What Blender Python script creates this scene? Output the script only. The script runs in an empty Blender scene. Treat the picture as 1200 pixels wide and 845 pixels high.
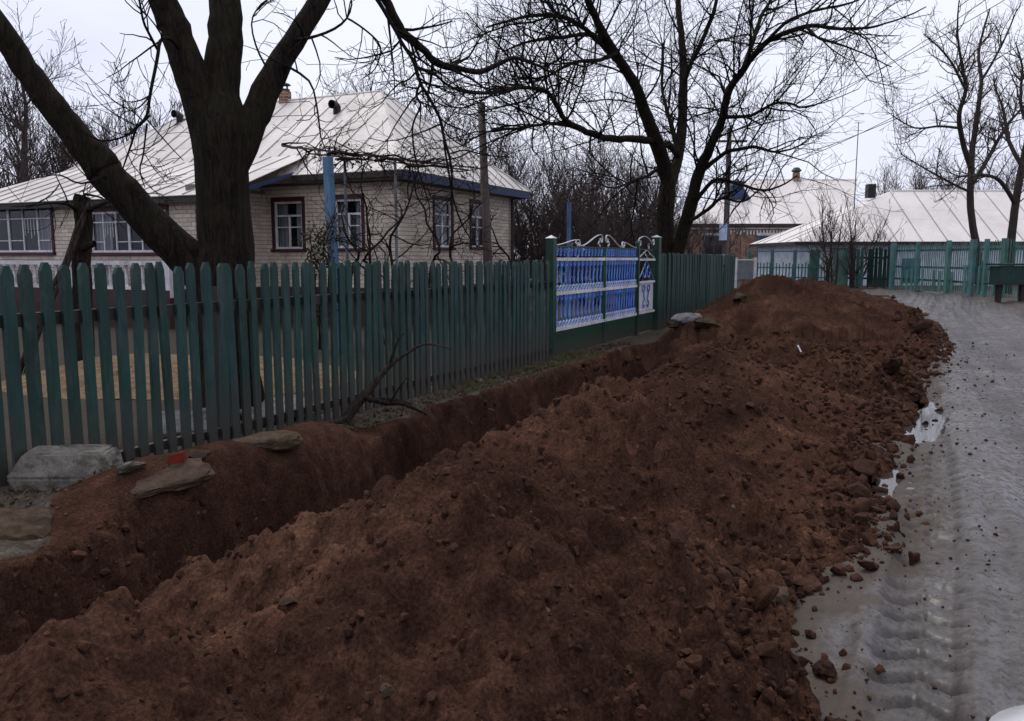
import bpy, math, random
import numpy as np
from mathutils import Vector, Matrix

random.seed(7)
RNG = np.random.default_rng(7)
SC = bpy.context.scene
COL = SC.collection

# ------------------------------------------------------------------ camera
F, CX, CY, EYE = 950.0, 600.0, 422.5, 1.6
PITCH = math.atan((CY - 302.0) / F)
cam_data = bpy.data.cameras.new('camera')
cam = bpy.data.objects.new('camera', cam_data)
COL.objects.link(cam)
cam.location = (0, 0, EYE)
cam.rotation_euler = (math.pi / 2 - PITCH, 0, 0)
cam_data.sensor_fit = 'HORIZONTAL'
cam_data.sensor_width = 36.0
cam_data.lens = F / 1200.0 * 36.0
cam_data.clip_start = 0.05
cam_data.clip_end = 3000
SC.camera = cam

# ------------------------------------------------------------------ overcast sky and soft sun
SUN_EL, SUN_ROT = math.radians(64), math.radians(-25)
world = bpy.data.worlds.new('World')
SC.world = world
world.use_nodes = True
wt = world.node_tree
wt.nodes.clear()
w_out = wt.nodes.new('ShaderNodeOutputWorld')
w_bg = wt.nodes.new('ShaderNodeBackground')
w_sky = wt.nodes.new('ShaderNodeTexSky')
w_sky.sky_type = 'NISHITA'
w_sky.sun_disc = False
w_sky.sun_elevation = SUN_EL
w_sky.sun_rotation = SUN_ROT
w_sky.dust_density = 4.0
w_mix = wt.nodes.new('ShaderNodeMixRGB')
w_mix.inputs[0].default_value = 0.93
w_tc = wt.nodes.new('ShaderNodeTexCoord')
w_map = wt.nodes.new('ShaderNodeMapping')
w_map.inputs['Scale'].default_value = (1, 1, 2.5)
w_noise = wt.nodes.new('ShaderNodeTexNoise')
w_noise.inputs['Scale'].default_value = 1.6
w_noise.inputs['Detail'].default_value = 5
w_ramp = wt.nodes.new('ShaderNodeValToRGB')
w_ramp.color_ramp.elements[0].position = 0.36
w_ramp.color_ramp.elements[0].color = (0.61, 0.64, 0.83, 1)
w_ramp.color_ramp.elements[1].position = 0.64
w_ramp.color_ramp.elements[1].color = (0.83, 0.85, 0.975, 1)
w_scale = wt.nodes.new('ShaderNodeVectorMath')
w_scale.operation = 'SCALE'
w_scale.inputs['Scale'].default_value = 10.0
wl = wt.links.new
wl(w_tc.outputs['Generated'], w_map.inputs['Vector'])
wl(w_map.outputs['Vector'], w_noise.inputs['Vector'])
wl(w_noise.outputs['Fac'], w_ramp.inputs['Fac'])
wl(w_ramp.outputs['Color'], w_scale.inputs[0])
wl(w_sky.outputs['Color'], w_mix.inputs[1])
wl(w_scale.outputs['Vector'], w_mix.inputs[2])
wl(w_mix.outputs['Color'], w_bg.inputs['Color'])
w_bg.inputs['Strength'].default_value = 0.10
wl(w_bg.outputs['Background'], w_out.inputs['Surface'])

sun_data = bpy.data.lights.new('sun', 'SUN')
sun_data.energy = 1.2
sun_data.angle = math.radians(24)
sun_data.color = (1.0, 0.96, 0.9)
sun = bpy.data.objects.new('sun', sun_data)
COL.objects.link(sun)
_sd = Vector((math.sin(SUN_ROT) * math.cos(SUN_EL), math.cos(SUN_ROT) * math.cos(SUN_EL), math.sin(SUN_EL)))
sun.rotation_euler = _sd.to_track_quat('Z', 'Y').to_euler()
sun.location = (0, 0, 30)

SC.view_settings.view_transform = 'Standard'
SC.view_settings.look = 'None'
SC.view_settings.exposure = 0.22
SC.view_settings.gamma = 1.0
SC.view_settings.use_curve_mapping = False
SC.cycles.max_bounces = 6
SC.cycles.use_denoising = True

# ------------------------------------------------------------------ helpers: pixels to places
def ray(px, py):
    a = (px - CX) / F
    b = (CY - py) / F
    return np.array((a, math.cos(PITCH) + b * math.sin(PITCH), -math.sin(PITCH) + b * math.cos(PITCH)))
def at(px, py, Y):
    d = ray(px, py)
    return np.array((0, 0, EYE)) + d * (Y / d[1])
def on_ground(px, py, z=0.0):
    d = ray(px, py)
    return np.array((0, 0, EYE)) + d * ((z - EYE) / d[2])
# along the street: u = forward along the fence line, v = to the right of it
ANG = math.radians(26.5)
DU = np.array((math.sin(ANG), math.cos(ANG)))
DV = np.array((math.cos(ANG), -math.sin(ANG)))
def UV(u, v, z=0.0):
    return np.array((DU[0] * u + DV[0] * v, DU[1] * u + DV[1] * v, z))
def to_uv(p):
    return (p[0] * DU[0] + p[1] * DU[1], p[0] * DV[0] + p[1] * DV[1])
FENCE_V = -5.14
def u_at_px(px, v=FENCE_V):
    k = (px - CX) / F * math.cos(PITCH)
    Y = v / (DV[0] * k + DV[1])
    return DU[0] * k * Y + DU[1] * Y

# ------------------------------------------------------------------ helpers: objects
def tag(o, label=None, category=None, group=None, kind=None):
    if label: o['label'] = label
    if category: o['category'] = category
    if group: o['group'] = group
    if kind: o['kind'] = kind
    return o
def thing(name, loc, label, category, group=None):
    o = bpy.data.objects.new(name, None)
    o.empty_display_size = 0.2
    COL.objects.link(o)
    o.location = [float(c) for c in loc]
    return tag(o, label, category, group)
_WORLD_LOC = {}
def link(name, me, mat=None, parent=None):
    if mat is not None and not me.materials:
        me.materials.append(mat)
    o = bpy.data.objects.new(name, me)
    COL.objects.link(o)
    if parent is not None:
        o.parent = parent
        base = Vector((0, 0, 0))
        q = parent
        while q is not None:
            base = base + q.location
            q = q.parent
        o.location = -base          # meshes are written in world coordinates
    return o
def np_mesh(name, verts, quads, smooth=True):
    me = bpy.data.meshes.new(name)
    verts = np.ascontiguousarray(verts, dtype=np.float32)
    quads = np.ascontiguousarray(quads, dtype=np.int32)
    k = quads.shape[1]
    me.vertices.add(len(verts))
    me.vertices.foreach_set('co', verts.ravel())
    me.loops.add(quads.size)
    me.loops.foreach_set('vertex_index', quads.ravel())
    me.polygons.add(len(quads))
    me.polygons.foreach_set('loop_start', np.arange(0, quads.size, k, dtype=np.int32))
    me.polygons.foreach_set('loop_total', np.full(len(quads), k, dtype=np.int32))
    me.polygons.foreach_set('use_smooth', np.full(len(quads), smooth, dtype=bool))
    me.update(calc_edges=True)
    return me

class MB:
    """collects boxes, prisms and tubes for ONE mesh"""
    def __init__(self):
        self.v, self.f = [], []
    def hull8(self, p):
        i = len(self.v)
        self.v += [tuple(map(float, q)) for q in p]
        for f in ((0, 3, 2, 1), (4, 5, 6, 7), (0, 1, 5, 4), (1, 2, 6, 5), (2, 3, 7, 6), (3, 0, 4, 7)):
            self.f.append(tuple(i + k for k in f))
        return self
    def box(self, c, ax, ay, az):
        c, ax, ay, az = (np.array(q, float) for q in (c, ax, ay, az))
        if np.dot(np.cross(ax, ay), az) < 0: ay = -ay
        self.hull8([c - ax - ay - az, c + ax - ay - az, c + ax + ay - az, c - ax + ay - az,
                    c - ax - ay + az, c + ax - ay + az, c + ax + ay + az, c - ax + ay + az])
        return self
    def bar(self, a, b, w, h, up=(0, 0, 1)):
        a, b = np.array(a, float), np.array(b, float)
        d = b - a; L = np.linalg.norm(d); d = d / L
        s = np.cross(d, np.array(up, float)); s /= np.linalg.norm(s)
        t = np.cross(s, d)
        return self.box((a + b) / 2, d * L / 2, s * w / 2, t * h / 2)
    def prism(self, poly, ext):
        i = len(self.v); n = len(poly); e = np.array(ext, float)
        self.v += [tuple(map(float, q)) for q in poly] + [tuple(map(float, np.array(q, float) + e)) for q in poly]
        self.f.append(tuple(range(i + n - 1, i - 1, -1)))
        self.f.append(tuple(range(i + n, i + 2 * n)))
        for k in range(n):
            m = (k + 1) % n
            self.f.append((i + k, i + m, i + n + m, i + n + k))
        return self
    def tube(self, pts, rad, sides=8, cap=True):
        v, f = tube_arrays([(np.array(pts, float), np.array(rad, float) * np.ones(len(pts)))], sides)
        i = len(self.v)
        self.v += [tuple(map(float, q)) for q in v]
        self.f += [tuple(int(i + k) for k in q) for q in f]
        if cap:
            n = len(pts)
            self.f.append(tuple(i + k for k in range(sides - 1, -1, -1)))
            self.f.append(tuple(i + (n - 1) * sides + k for k in range(sides)))
        return self
    def build(self, name, mat, parent=None, smooth=False):
        me = bpy.data.meshes.new(name)
        me.from_pydata(self.v, [], self.f)
        if smooth:
            me.polygons.foreach_set('use_smooth', [True] * len(me.polygons))
        me.update()
        return link(name, me, mat, parent)

def tube_arrays(tubes, sides):
    """tubes of the same point count -> verts, quads"""
    P = np.stack([t[0] for t in tubes]); R = np.stack([t[1] for t in tubes])
    m, k, _ = P.shape
    T = np.gradient(P, axis=1)
    T /= np.linalg.norm(T, axis=2, keepdims=True) + 1e-9
    mean = np.abs((P[:, -1] - P[:, 0]))
    ref = np.zeros((m, 3)); ref[np.arange(m), np.argmin(mean, axis=1)] = 1.0
    ref = ref + 0.13
    A = np.cross(T, ref[:, None, :]); A /= np.linalg.norm(A, axis=2, keepdims=True) + 1e-9
    B = np.cross(T, A)
    th = np.arange(sides) * 2 * math.pi / sides
    V = P[:, :, None, :] + R[:, :, None, None] * (A[:, :, None, :] * np.cos(th)[None, None, :, None] + B[:, :, None, :] * np.sin(th)[None, None, :, None])
    idx = np.arange(m * k * sides).reshape(m, k, sides)
    a = idx[:, :-1, :]; b = np.roll(a, -1, axis=2)
    c = idx[:, 1:, :]; d = np.roll(c, -1, axis=2)
    Q = np.stack([a, b, d, c], axis=-1).reshape(-1, 4)
    return V.reshape(-1, 3), Q

class Tubes:
    def __init__(self):
        self.g = {}
    def add(self, P, R, sides=3):
        self.g.setdefault((len(P), sides), []).append((P, R))
    def build(self, name, mat, parent=None, jitter=0.0):
        V, Q, off = [], [], 0
        for (k, s), ts in self.g.items():
            v, q = tube_arrays(ts, s)
            V.append(v); Q.append(q + off); off += len(v)
        if not V: return None
        V = np.concatenate(V); Q = np.concatenate(Q)
        if jitter:
            V = V + jitter * np.stack([fbm3(V * 3.1 + o, 3) for o in (0, 17.3, 41.7)], axis=1)
        return link(name, np_mesh(name, V, Q), mat, parent)

# ------------------------------------------------------------------ numpy noise
def _hash(ix, iy, iz=0, seed=0):
    ix = np.asarray(ix).astype(np.int64); iy = np.asarray(iy).astype(np.int64); iz = np.asarray(iz).astype(np.int64)
    n = (ix * 374761393 + iy * 668265263 + iz * 2147483647 + seed * 1274126177) & 0xffffffff
    n = ((n ^ (n >> 13)) * 1274126177) & 0xffffffff
    n = ((n ^ (n >> 15)) * 2246822519) & 0xffffffff
    return ((n ^ (n >> 16)) & 0xffffff) / float(0xffffff)
def vnoise2(x, y, seed=0):
    ix = np.floor(x); iy = np.floor(y); fx = x - ix; fy = y - iy
    fx = fx * fx * fx * (fx * (fx * 6 - 15) + 10); fy = fy * fy * fy * (fy * (fy * 6 - 15) + 10)
    a = _hash(ix, iy, 0, seed); b = _hash(ix + 1, iy, 0, seed); c = _hash(ix, iy + 1, 0, seed); d = _hash(ix + 1, iy + 1, 0, seed)
    return (a * (1 - fx) + b * fx) * (1 - fy) + (c * (1 - fx) + d * fx) * fy * 1.0 - 0.5
def fbm2(x, y, octaves=4, seed=0, gain=0.5):
    s = 0.0; amp = 1.0; fr = 1.0
    for o in range(octaves):
        ca, sa = math.cos(o * 1.1 + .3), math.sin(o * 1.1 + .3)
        s = s + amp * vnoise2((x * ca - y * sa) * fr + 13.7 * o, (x * sa + y * ca) * fr + 7.1 * o, seed + o)
        amp *= gain; fr *= 2.03
    return s
def vnoise3(p, seed=0):
    i = np.floor(p); f = p - i; f = f * f * (3 - 2 * f)
    r = 0.0
    for dx in (0, 1):
        for dy in (0, 1):
            for dz in (0, 1):
                w = (f[:, 0] if dx else 1 - f[:, 0]) * (f[:, 1] if dy else 1 - f[:, 1]) * (f[:, 2] if dz else 1 - f[:, 2])
                r = r + w * _hash(i[:, 0] + dx, i[:, 1] + dy, i[:, 2] + dz, seed)
    return r - 0.5
def fbm3(p, octaves=3, seed=0):
    s = 0; a = 1
    for o in range(octaves):
        s = s + a * vnoise3(p + o * 11.3, seed + o); p = p * 2.05; a *= .5
    return s
def clods(x, y, cell, seed, keep=0.5, flat=0.55):
    """domed lumps scattered one per cell: a height field of embedded clods"""
    X = x / cell; Y = y / cell
    ix = np.floor(X); iy = np.floor(Y); out = np.zeros_like(X)
    for dx in (-1, 0, 1):
        for dy in (-1, 0, 1):
            cx_ = ix + dx; cy_ = iy + dy
            jx = cx_ + _hash(cx_, cy_, 1, seed); jy = cy_ + _hash(cx_, cy_, 2, seed)
            r = (0.18 + 0.5 * _hash(cx_, cy_, 3, seed) ** 2) * (_hash(cx_, cy_, 4, seed) < keep)
            e = 0.6 + 0.8 * _hash(cx_, cy_, 5, seed); th = 6.28 * _hash(cx_, cy_, 6, seed)
            ax = (X - jx) * np.cos(th) + (Y - jy) * np.sin(th); ay = (-(X - jx) * np.sin(th) + (Y - jy) * np.cos(th)) * e
            d2 = r * r - ax * ax - ay * ay
            out = np.maximum(out, np.sqrt(np.maximum(d2, 0)) * flat)
    return out * cell
def sstep(a, b, x):
    t = np.clip((x - a) / (b - a), 0, 1)
    return t * t * (3 - 2 * t)

# ------------------------------------------------------------------ materials
class M:
    """small node-graph builder around one Principled BSDF"""
    def __init__(self, name, rough=0.8, spec=0.4, metal=0.0):
        self.m = bpy.data.materials.new(name)
        self.m.use_nodes = True
        self.t = self.m.node_tree
        self.b = self.t.nodes['Principled BSDF']
        self.b.inputs['Roughness'].default_value = rough
        self.b.inputs['Specular IOR Level'].default_value = spec
        self.b.inputs['Metallic'].default_value = metal
        self.tc = self.t.nodes.new('ShaderNodeTexCoord')
        self.h = None
    def n(self, kind, **kw):
        nd = self.t.nodes.new('ShaderNode' + kind)
        for k, v in kw.items():
            setattr(nd, k, v)
        return nd
    def l(self, a, b):
        self.t.links.new(a, b); return self
    def coord(self, scale=(1, 1, 1), which='Object', rot=(0, 0, 0)):
        mp = self.n('Mapping')
        mp.inputs['Scale'].default_value = scale
        mp.inputs['Rotation'].default_value = rot
        self.l(self.tc.outputs[which], mp.inputs['Vector'])
        return mp.outputs['Vector']
    def geo_coord(self, scale=(1, 1, 1), rot=(0, 0, 0)):
        g = self.n('NewGeometry'); mp = self.n('Mapping')
        mp.inputs['Scale'].default_value = scale
        mp.inputs['Rotation'].default_value = rot
        self.l(g.outputs['Position'], mp.inputs['Vector'])
        return mp.outputs['Vector']
    def noise(self, vec, scale, detail=4, rough=0.55, dist=0.0):
        nd = self.n('TexNoise')
        nd.inputs['Scale'].default_value = scale; nd.inputs['Detail'].default_value = detail
        nd.inputs['Roughness'].default_value = rough; nd.inputs['Distortion'].default_value = dist
        self.l(vec, nd.inputs['Vector'])
        return nd.outputs['Fac']
    def voronoi(self, vec, scale, feature='F1', out='Distance'):
        nd = self.n('TexVoronoi', feature=feature)
        nd.inputs['Scale'].default_value = scale
        self.l(vec, nd.inputs['Vector'])
        return nd.outputs[out]
    def ramp(self, fac, stops):
        nd = self.n('ValToRGB')
        e = nd.color_ramp.elements
        while len(e) < len(stops): e.new(0.5)
        for k, (p, c) in enumerate(stops):
            e[k].position = p
            e[k].color = (c, c, c, 1) if isinstance(c, (int, float)) else (*c, 1)
        self.l(fac, nd.inputs['Fac'])
        return nd.outputs['Color']
    def mix(self, fac, a, b, mode='MIX'):
        nd = self.n('MixRGB', blend_type=mode)
        for k, x in ((0, fac), (1, a), (2, b)):
            if isinstance(x, (int, float)): nd.inputs[k].default_value = x if k == 0 else (x, x, x, 1)
            elif isinstance(x, tuple): nd.inputs[k].default_value = (*x, 1)
            else: self.l(x, nd.inputs[k])
        return nd.outputs['Color']
    def math(self, op, a, b=0.0):
        nd = self.n('Math', operation=op)
        for k, x in ((0, a), (1, b)):
            if isinstance(x, (int, float)): nd.inputs[k].default_value = x
            else: self.l(x, nd.inputs[k])
        return nd.outputs[0]
    def obj_random(self):
        return self.n('ObjectInfo').outputs['Random']
    def island_random(self):
        return self.n('NewGeometry').outputs['Random Per Island']
    def vary(self, col, rnd, amount=0.25, hue=0.01):
        hs = self.n('HueSaturation')
        v = self.math('MULTIPLY_ADD', rnd, amount); v.node.inputs[2].default_value = 1.0 - amount / 2
        hfrac = self.math('FRACT', self.math('MULTIPLY', rnd, 7.31))
        h = self.math('MULTIPLY_ADD', hfrac, hue); h.node.inputs[2].default_value = 0.5 - hue / 2
        self.l(v, hs.inputs['Value']); self.l(h, hs.inputs['Hue'])
        self.l(col, hs.inputs['Color'])
        return hs.outputs['Color']
    def color(self, c):
        if isinstance(c, tuple): self.b.inputs['Base Color'].default_value = (*c, 1)
        else: self.l(c, self.b.inputs['Base Color'])
        return self
    def roughness(self, c):
        self.l(c, self.b.inputs['Roughness']); return self
    def bump(self, height, strength=0.5, dist=0.01):
        nd = self.n('Bump')
        nd.inputs['Strength'].default_value = strength; nd.inputs['Distance'].default_value = dist
        self.l(height, nd.inputs['Height'])
        if self.h is not None: self.l(self.h, nd.inputs['Normal'])
        self.h = nd.outputs['Normal']
        self.l(self.h, self.b.inputs['Normal'])
        return self

MAT = {}
def soil_color(m, g, dark, mid, light):
    big = m.noise(g, 0.9, 5, .6, .6)
    med = m.noise(g, 7.0, 6, .65)
    fine = m.noise(g, 70.0, 5, .7)
    c = m.ramp(big, [(0.32, dark), (0.52, mid), (0.70, light)])
    c = m.mix(m.ramp(m.noise(g, 2.6, 6, .7, .8), [(0.48, 0.0), (0.66, .55)]), c, tuple(q * .8 for q in dark))
    c = m.mix(m.ramp(med, [(0.38, 0.0), (0.66, 0.65)]), c, dark)
    c = m.mix(0.85, c, m.mix(1.0, c, m.ramp(fine, [(0.28, 0.25), (0.5, .95), (0.75, 2.0)]), 'MULTIPLY'))
    c = m.mix(0.45, c, m.mix(1.0, c, m.ramp(m.noise(g, 24, 6, .75), [(0.3, 0.35), (0.5, 1.0), (0.72, 1.7)]), 'MULTIPLY'))
    peb = m.voronoi(g, 26.0, 'F1', 'Distance')
    sep = m.n('SeparateColor'); m.l(m.voronoi(g, 26.0, 'F1', 'Color'), sep.inputs[0])
    pick = m.math('MULTIPLY', m.math('GREATER_THAN', sep.outputs[0], 0.992), m.math('LESS_THAN', peb, 0.28))
    return m.mix(m.math('MULTIPLY', pick, 0.6), c, (0.14, 0.10, 0.07)), med, fine
def make_earth_mat():
    m = M('dug_soil_and_verge', rough=1.0, spec=0.02)
    g = m.geo_coord()
    soil, med, fine = soil_color(m, g, (0.028, 0.0140, 0.0095), (0.066, 0.0328, 0.0210), (0.112, 0.0580, 0.0365))
    a = m.noise(g, 1.3, 5, .6, .5); b = m.noise(g, 11, 6, .7); f = m.noise(g, 60, 4, .7)
    c = m.ramp(a, [(0.3, (0.034, 0.025, 0.019)), (0.55, (0.066, 0.055, 0.044)), (0.72, (0.050, 0.050, 0.024))])
    c = m.mix(m.ramp(b, [(0.45, 0.0), (0.7, 0.8)]), c, (0.115, 0.102, 0.085))
    c = m.mix(0.8, c, m.mix(1.0, c, m.ramp(f, [(0.25, 0.2), (0.75, 1.9)]), 'MULTIPLY'))
    at_ = m.n('Attribute', attribute_name='verge')
    w = m.math('ADD', at_.outputs['Fac'], m.math('MULTIPLY', m.math('SUBTRACT', m.noise(g, 6, 6, .75), .5), 1.1))
    m.color(m.mix(m.ramp(w, [(0.42, 0.0), (0.58, 1.0)]), soil, c))
    m.bump(med, 0.4, 0.03).bump(m.noise(g, 30, 5, .65), 0.4, 0.014).bump(fine, 0.45, 0.005)
    return m.m
MAT['earth'] = make_earth_mat()
def make_ground_mat():
    m = M('yard_ground', 0.95, 0.2)
    g = m.geo_coord()
    a = m.noise(g, 0.35, 5, .6, .5); b = m.noise(g, 6, 6, .7)
    c = m.ramp(a, [(0.3, (0.026, 0.018, 0.013)), (0.5, (0.042, 0.031, 0.022)), (0.7, (0.038, 0.036, 0.018))])
    c = m.mix(m.ramp(b, [(0.4, 0.0), (0.7, 0.6)]), c, (0.03, 0.022, 0.016))
    m.color(c).bump(b, .6, .05)
    return m.m
MAT['ground'] = make_ground_mat()
def make_road_mat():
    m = M('wet_clay_road', 0.5, 0.5)
    g = m.geo_coord(rot=(0, 0, ANG)); gs = m.geo_coord((1.6, 0.22, 1), (0, 0, ANG))
    st = m.noise(gs, 2.2, 5, .6, .7)
    a = m.noise(g, 2.0, 6, .65, .5); b = m.noise(g, 16, 6, .75); f = m.noise(g, 90, 4, .7)
    st2 = m.noise(m.geo_coord((6.0, 0.5, 1), (0, 0, ANG)), 1.6, 6, .7, .5)
    n1 = m.noise(g, 0.9, 7, .7, .3); n2 = m.noise(g, 34, 6, .75)
    c = m.ramp(n1, [(0.34, (0.042, 0.034, 0.028)), (0.50, (0.064, 0.054, 0.047)), (0.64, (0.100, 0.088, 0.079))])
    c = m.mix(m.ramp(st, [(0.50, 0.0), (0.66, 0.55)]), c, (0.112, 0.100, 0.090))
    c = m.mix(m.ramp(st2, [(0.50, 0.0), (0.62, 0.45)]), c, (0.048, 0.039, 0.033))
    c = m.mix(m.ramp(n2, [(0.50, 0.0), (0.62, 0.85)]), c, (0.036, 0.028, 0.023))
    c = m.mix(m.ramp(a, [(0.46, 0.0), (0.60, 0.8)]), c, (0.040, 0.031, 0.026))
    c = m.mix(m.ramp(b, [(0.50, 0.0), (0.60, 0.8)]), c, (0.038, 0.030, 0.026))
    c = m.mix(0.55, c, m.mix(1.0, c, m.ramp(f, [(0.3, 0.35), (0.7, 1.6)]), 'MULTIPLY'))
    lane = m.n('Attribute', attribute_name='lane').outputs['Fac']
    ln_ = m.math('ADD', m.math('MULTIPLY', lane, .9), m.math('SUBTRACT', m.noise(g, 5, 5, .7), .5))
    c = m.mix(m.ramp(ln_, [(0.05, 0.0), (0.45, .55)]), c, (0.118, 0.105, 0.095))
    lo_ = m.math('MULTIPLY', ln_, -1.0)
    c = m.mix(m.ramp(lo_, [(0.0, 0.0), (0.35, .85)]), c, (0.042, 0.033, 0.027))
    c = m.mix(m.ramp(n2, [(0.48, 0.0), (0.60, 0.7)]), c, (0.034, 0.027, 0.022))
    c = m.mix(m.ramp(m.noise(g, 9, 6, .75), [(0.50, 0.0), (0.62, 0.7)]), c, (0.038, 0.030, 0.025))
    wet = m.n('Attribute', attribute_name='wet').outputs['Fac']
    c = m.mix(m.math('MULTIPLY', wet, .75), c, (0.030, 0.024, 0.020))  # darker colour in the ruts and lug prints
    mud = m.n('Attribute', attribute_name='mud')
    edge = m.math('ADD', mud.outputs['Fac'], m.math('MULTIPLY', m.math('SUBTRACT', m.noise(g, 2.4, 6, .75), .5), 1.6))
    c = m.mix(m.ramp(edge, [(.35, 0.0), (.75, .85)]), c, m.ramp(b, [(.35, (0.030, 0.019, 0.013)), (.65, (0.075, 0.056, 0.036))]))
    c = m.mix(0.4, c, m.mix(1.0, c, m.ramp(f, [(0.25, 0.5), (0.75, 1.4)]), 'MULTIPLY'))
    m.color(c)
    rgh = m.mix(m.math('ADD', m.ramp(edge, [(.4, 0.0), (.8, .8)]), m.ramp(b, [(.48, 0.0), (.58, .7)])), m.ramp(n1, [(0.36, 0.58), (0.5, 0.40), (0.64, 0.26)]), .85)
    m.roughness(m.mix(m.math('MULTIPLY', wet, .6), rgh, .5))
    m.b.inputs['Specular IOR Level'].default_value = .5
    m.bump(f, .4, .003)
    return m.m
MAT['road'] = make_road_mat()
def make_water_mat():
    m = M('puddle_water', 0.04, 0.5)
    m.color((0.05, 0.045, 0.04))
    m.b.inputs['IOR'].default_value = 1.33
    m.bump(m.noise(m.geo_coord(), 9, 3), .03, .01)
    return m.m
MAT['water'] = make_water_mat()
def bark_mat(name, dark, light, moss, mossy=0.5, scale=1.0):
    m = M(name, 0.92, 0.15)
    g = m.coord((1, 1, 0.16)); g2 = m.coord()
    fis = m.noise(g, 17 * scale, 7, .75, 1.6); big = m.noise(g2, 2.2, 5, .6); f = m.noise(g2, 60 * scale, 5, .7)
    c = m.ramp(fis, [(0.40, dark), (0.66, light)])
    c = m.mix(m.math('MULTIPLY', m.ramp(big, [(0.45, 0.0), (0.65, 1.0)]), mossy), c, moss)
    c = m.mix(.5, c, m.mix(1.0, c, m.ramp(f, [(0.3, .5), (.7, 1.4)]), 'MULTIPLY'))
    m.color(c).bump(fis, 1.0, 0.09).bump(f, .6, .012)
    return m.m
MAT['bark_walnut'] = bark_mat('walnut_bark', (0.009, 0.006, 0.0045), (0.064, 0.046, 0.034), (0.042, 0.038, 0.017))
MAT['twig_walnut'] = bark_mat('walnut_twigs', (0.010, 0.008, 0.007), (0.030, 0.023, 0.019), (0.03, 0.03, 0.02), 0.3)
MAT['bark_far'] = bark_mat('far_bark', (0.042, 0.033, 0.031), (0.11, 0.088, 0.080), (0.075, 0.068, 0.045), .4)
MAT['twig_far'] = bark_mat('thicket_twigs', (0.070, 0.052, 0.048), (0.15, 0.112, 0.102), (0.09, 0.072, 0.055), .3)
MAT['vine'] = bark_mat('vine_wood', (0.02, 0.013, 0.011), (0.06, 0.042, 0.033), (0.04, 0.03, 0.02), .3)
MAT['deadwood'] = bark_mat('dead_wood', (0.035, 0.026, 0.020), (0.13, 0.10, 0.078), (0.05, 0.05, 0.03), .3)
def paint_mat(name, col, worn, rough=0.55, wear_lo=0.55, wear_hi=0.72, vary=0.3, hue=0.03, foot=None, spec=.35):
    m = M(name, rough, spec)
    g = m.coord((1, 1, 0.12), 'Object'); g2 = m.geo_coord()
    gr = m.noise(m.geo_coord((1, 1, .06)), 45, 6, .75); b = m.noise(m.geo_coord((1, 1, .35)), 9, 6, .75)
    base = m.mix(0.0, col, col)
    base = m.vary(base, m.obj_random(), vary, hue)
    base = m.mix(.6, base, m.mix(1.0, base, m.ramp(gr, [(0.3, .3), (.7, 1.6)]), 'MULTIPLY'))
    base = m.mix(.45, base, m.mix(1.0, base, m.ramp(m.noise(g2, 2.3, 4, .6), [(0.3, .4), (.7, 1.5)]), 'MULTIPLY'))
    c = m.mix(m.ramp(b, [(wear_lo, 0.0), (wear_hi, 0.8)]), base, worn)
    if foot is not None:           # paint worn off and splashed with mud near the ground
        sp = m.n('SeparateXYZ'); m.l(m.geo_coord(), sp.inputs[0])
        lo = m.math('ADD', sp.outputs['Z'], m.math('MULTIPLY', m.math('SUBTRACT', m.noise(g2, 5, 5, .7), .5), 0.45))
        c = m.mix(m.ramp(lo, [(foot * .25, 0.9), (foot, 0.0)]), c, (0.050, 0.044, 0.036))
    m.color(c).bump(gr, .35, .004).bump(b, .2, .006)
    return m.m
MAT['green'] = paint_mat('green_fence_paint', (0.0110, 0.043, 0.0365), (0.050, 0.072, 0.063), foot=.66, wear_lo=.50, wear_hi=.70, vary=.5, hue=.04)
MAT['green_dark'] = paint_mat('dark_green_boards', (0.008, 0.036, 0.027), (0.022, 0.045, 0.036), foot=.35, vary=.3)
MAT['green_sheet'] = paint_mat('green_gate_sheet', (0.006, 0.040, 0.022), (0.015, 0.035, 0.022), foot=.3, vary=.1, rough=.45)
MAT['green_far'] = paint_mat('faded_green_fence', (0.070, 0.175, 0.158), (0.15, 0.22, 0.205), vary=.5, hue=.06)
MAT['green_pale'] = paint_mat('pale_green_metal', (0.16, 0.30, 0.24), (0.16, 0.22, 0.18), vary=.1)
MAT['blue_far'] = paint_mat('far_blue_paint', (0.05, 0.12, 0.20), (0.06, 0.10, 0.14), vary=.2)
MAT['blue'] = paint_mat('blue_ironwork', (0.075, 0.21, 0.60), (0.28, 0.36, 0.56), vary=.4, rough=.3, wear_lo=.6, wear_hi=.85)
MAT['blue_pale'] = paint_mat('pale_blue_strips', (0.42, 0.50, 0.68), (0.35, 0.38, 0.45), vary=.2)
MAT['blue_post'] = paint_mat('blue_post_paint', (0.085, 0.17, 0.29), (0.13, 0.145, 0.16), vary=.2, wear_lo=.48)
MAT['blue_board'] = paint_mat('blue_fascia', (0.022, 0.042, 0.10), (0.04, 0.045, 0.065), vary=.1)
MAT['white'] = paint_mat('white_paint', (0.62, 0.61, 0.62), (0.36, 0.35, 0.34), vary=.08, wear_lo=.55, wear_hi=.8, hue=0)
MAT['silver'] = paint_mat('silver_paint', (0.55, 0.55, 0.56), (0.3, 0.29, 0.29), vary=.1, rough=.35, hue=0)
MAT['maroon'] = paint_mat('maroon_paint', (0.050, 0.012, 0.014), (0.05, 0.03, 0.03), vary=.15, hue=0)
MAT['dark_wood'] = paint_mat('dark_wood', (0.028, 0.022, 0.018), (0.05, 0.045, 0.04), vary=.3, hue=0)
MAT['pole_wood'] = paint_mat('weathered_pole', (0.075, 0.052, 0.042), (0.11, 0.09, 0.08), vary=.2, hue=0)
MAT['pole_conc'] = paint_mat('grey_pole', (0.085, 0.075, 0.07), (0.13, 0.12, 0.12), vary=.1, hue=0)
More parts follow.
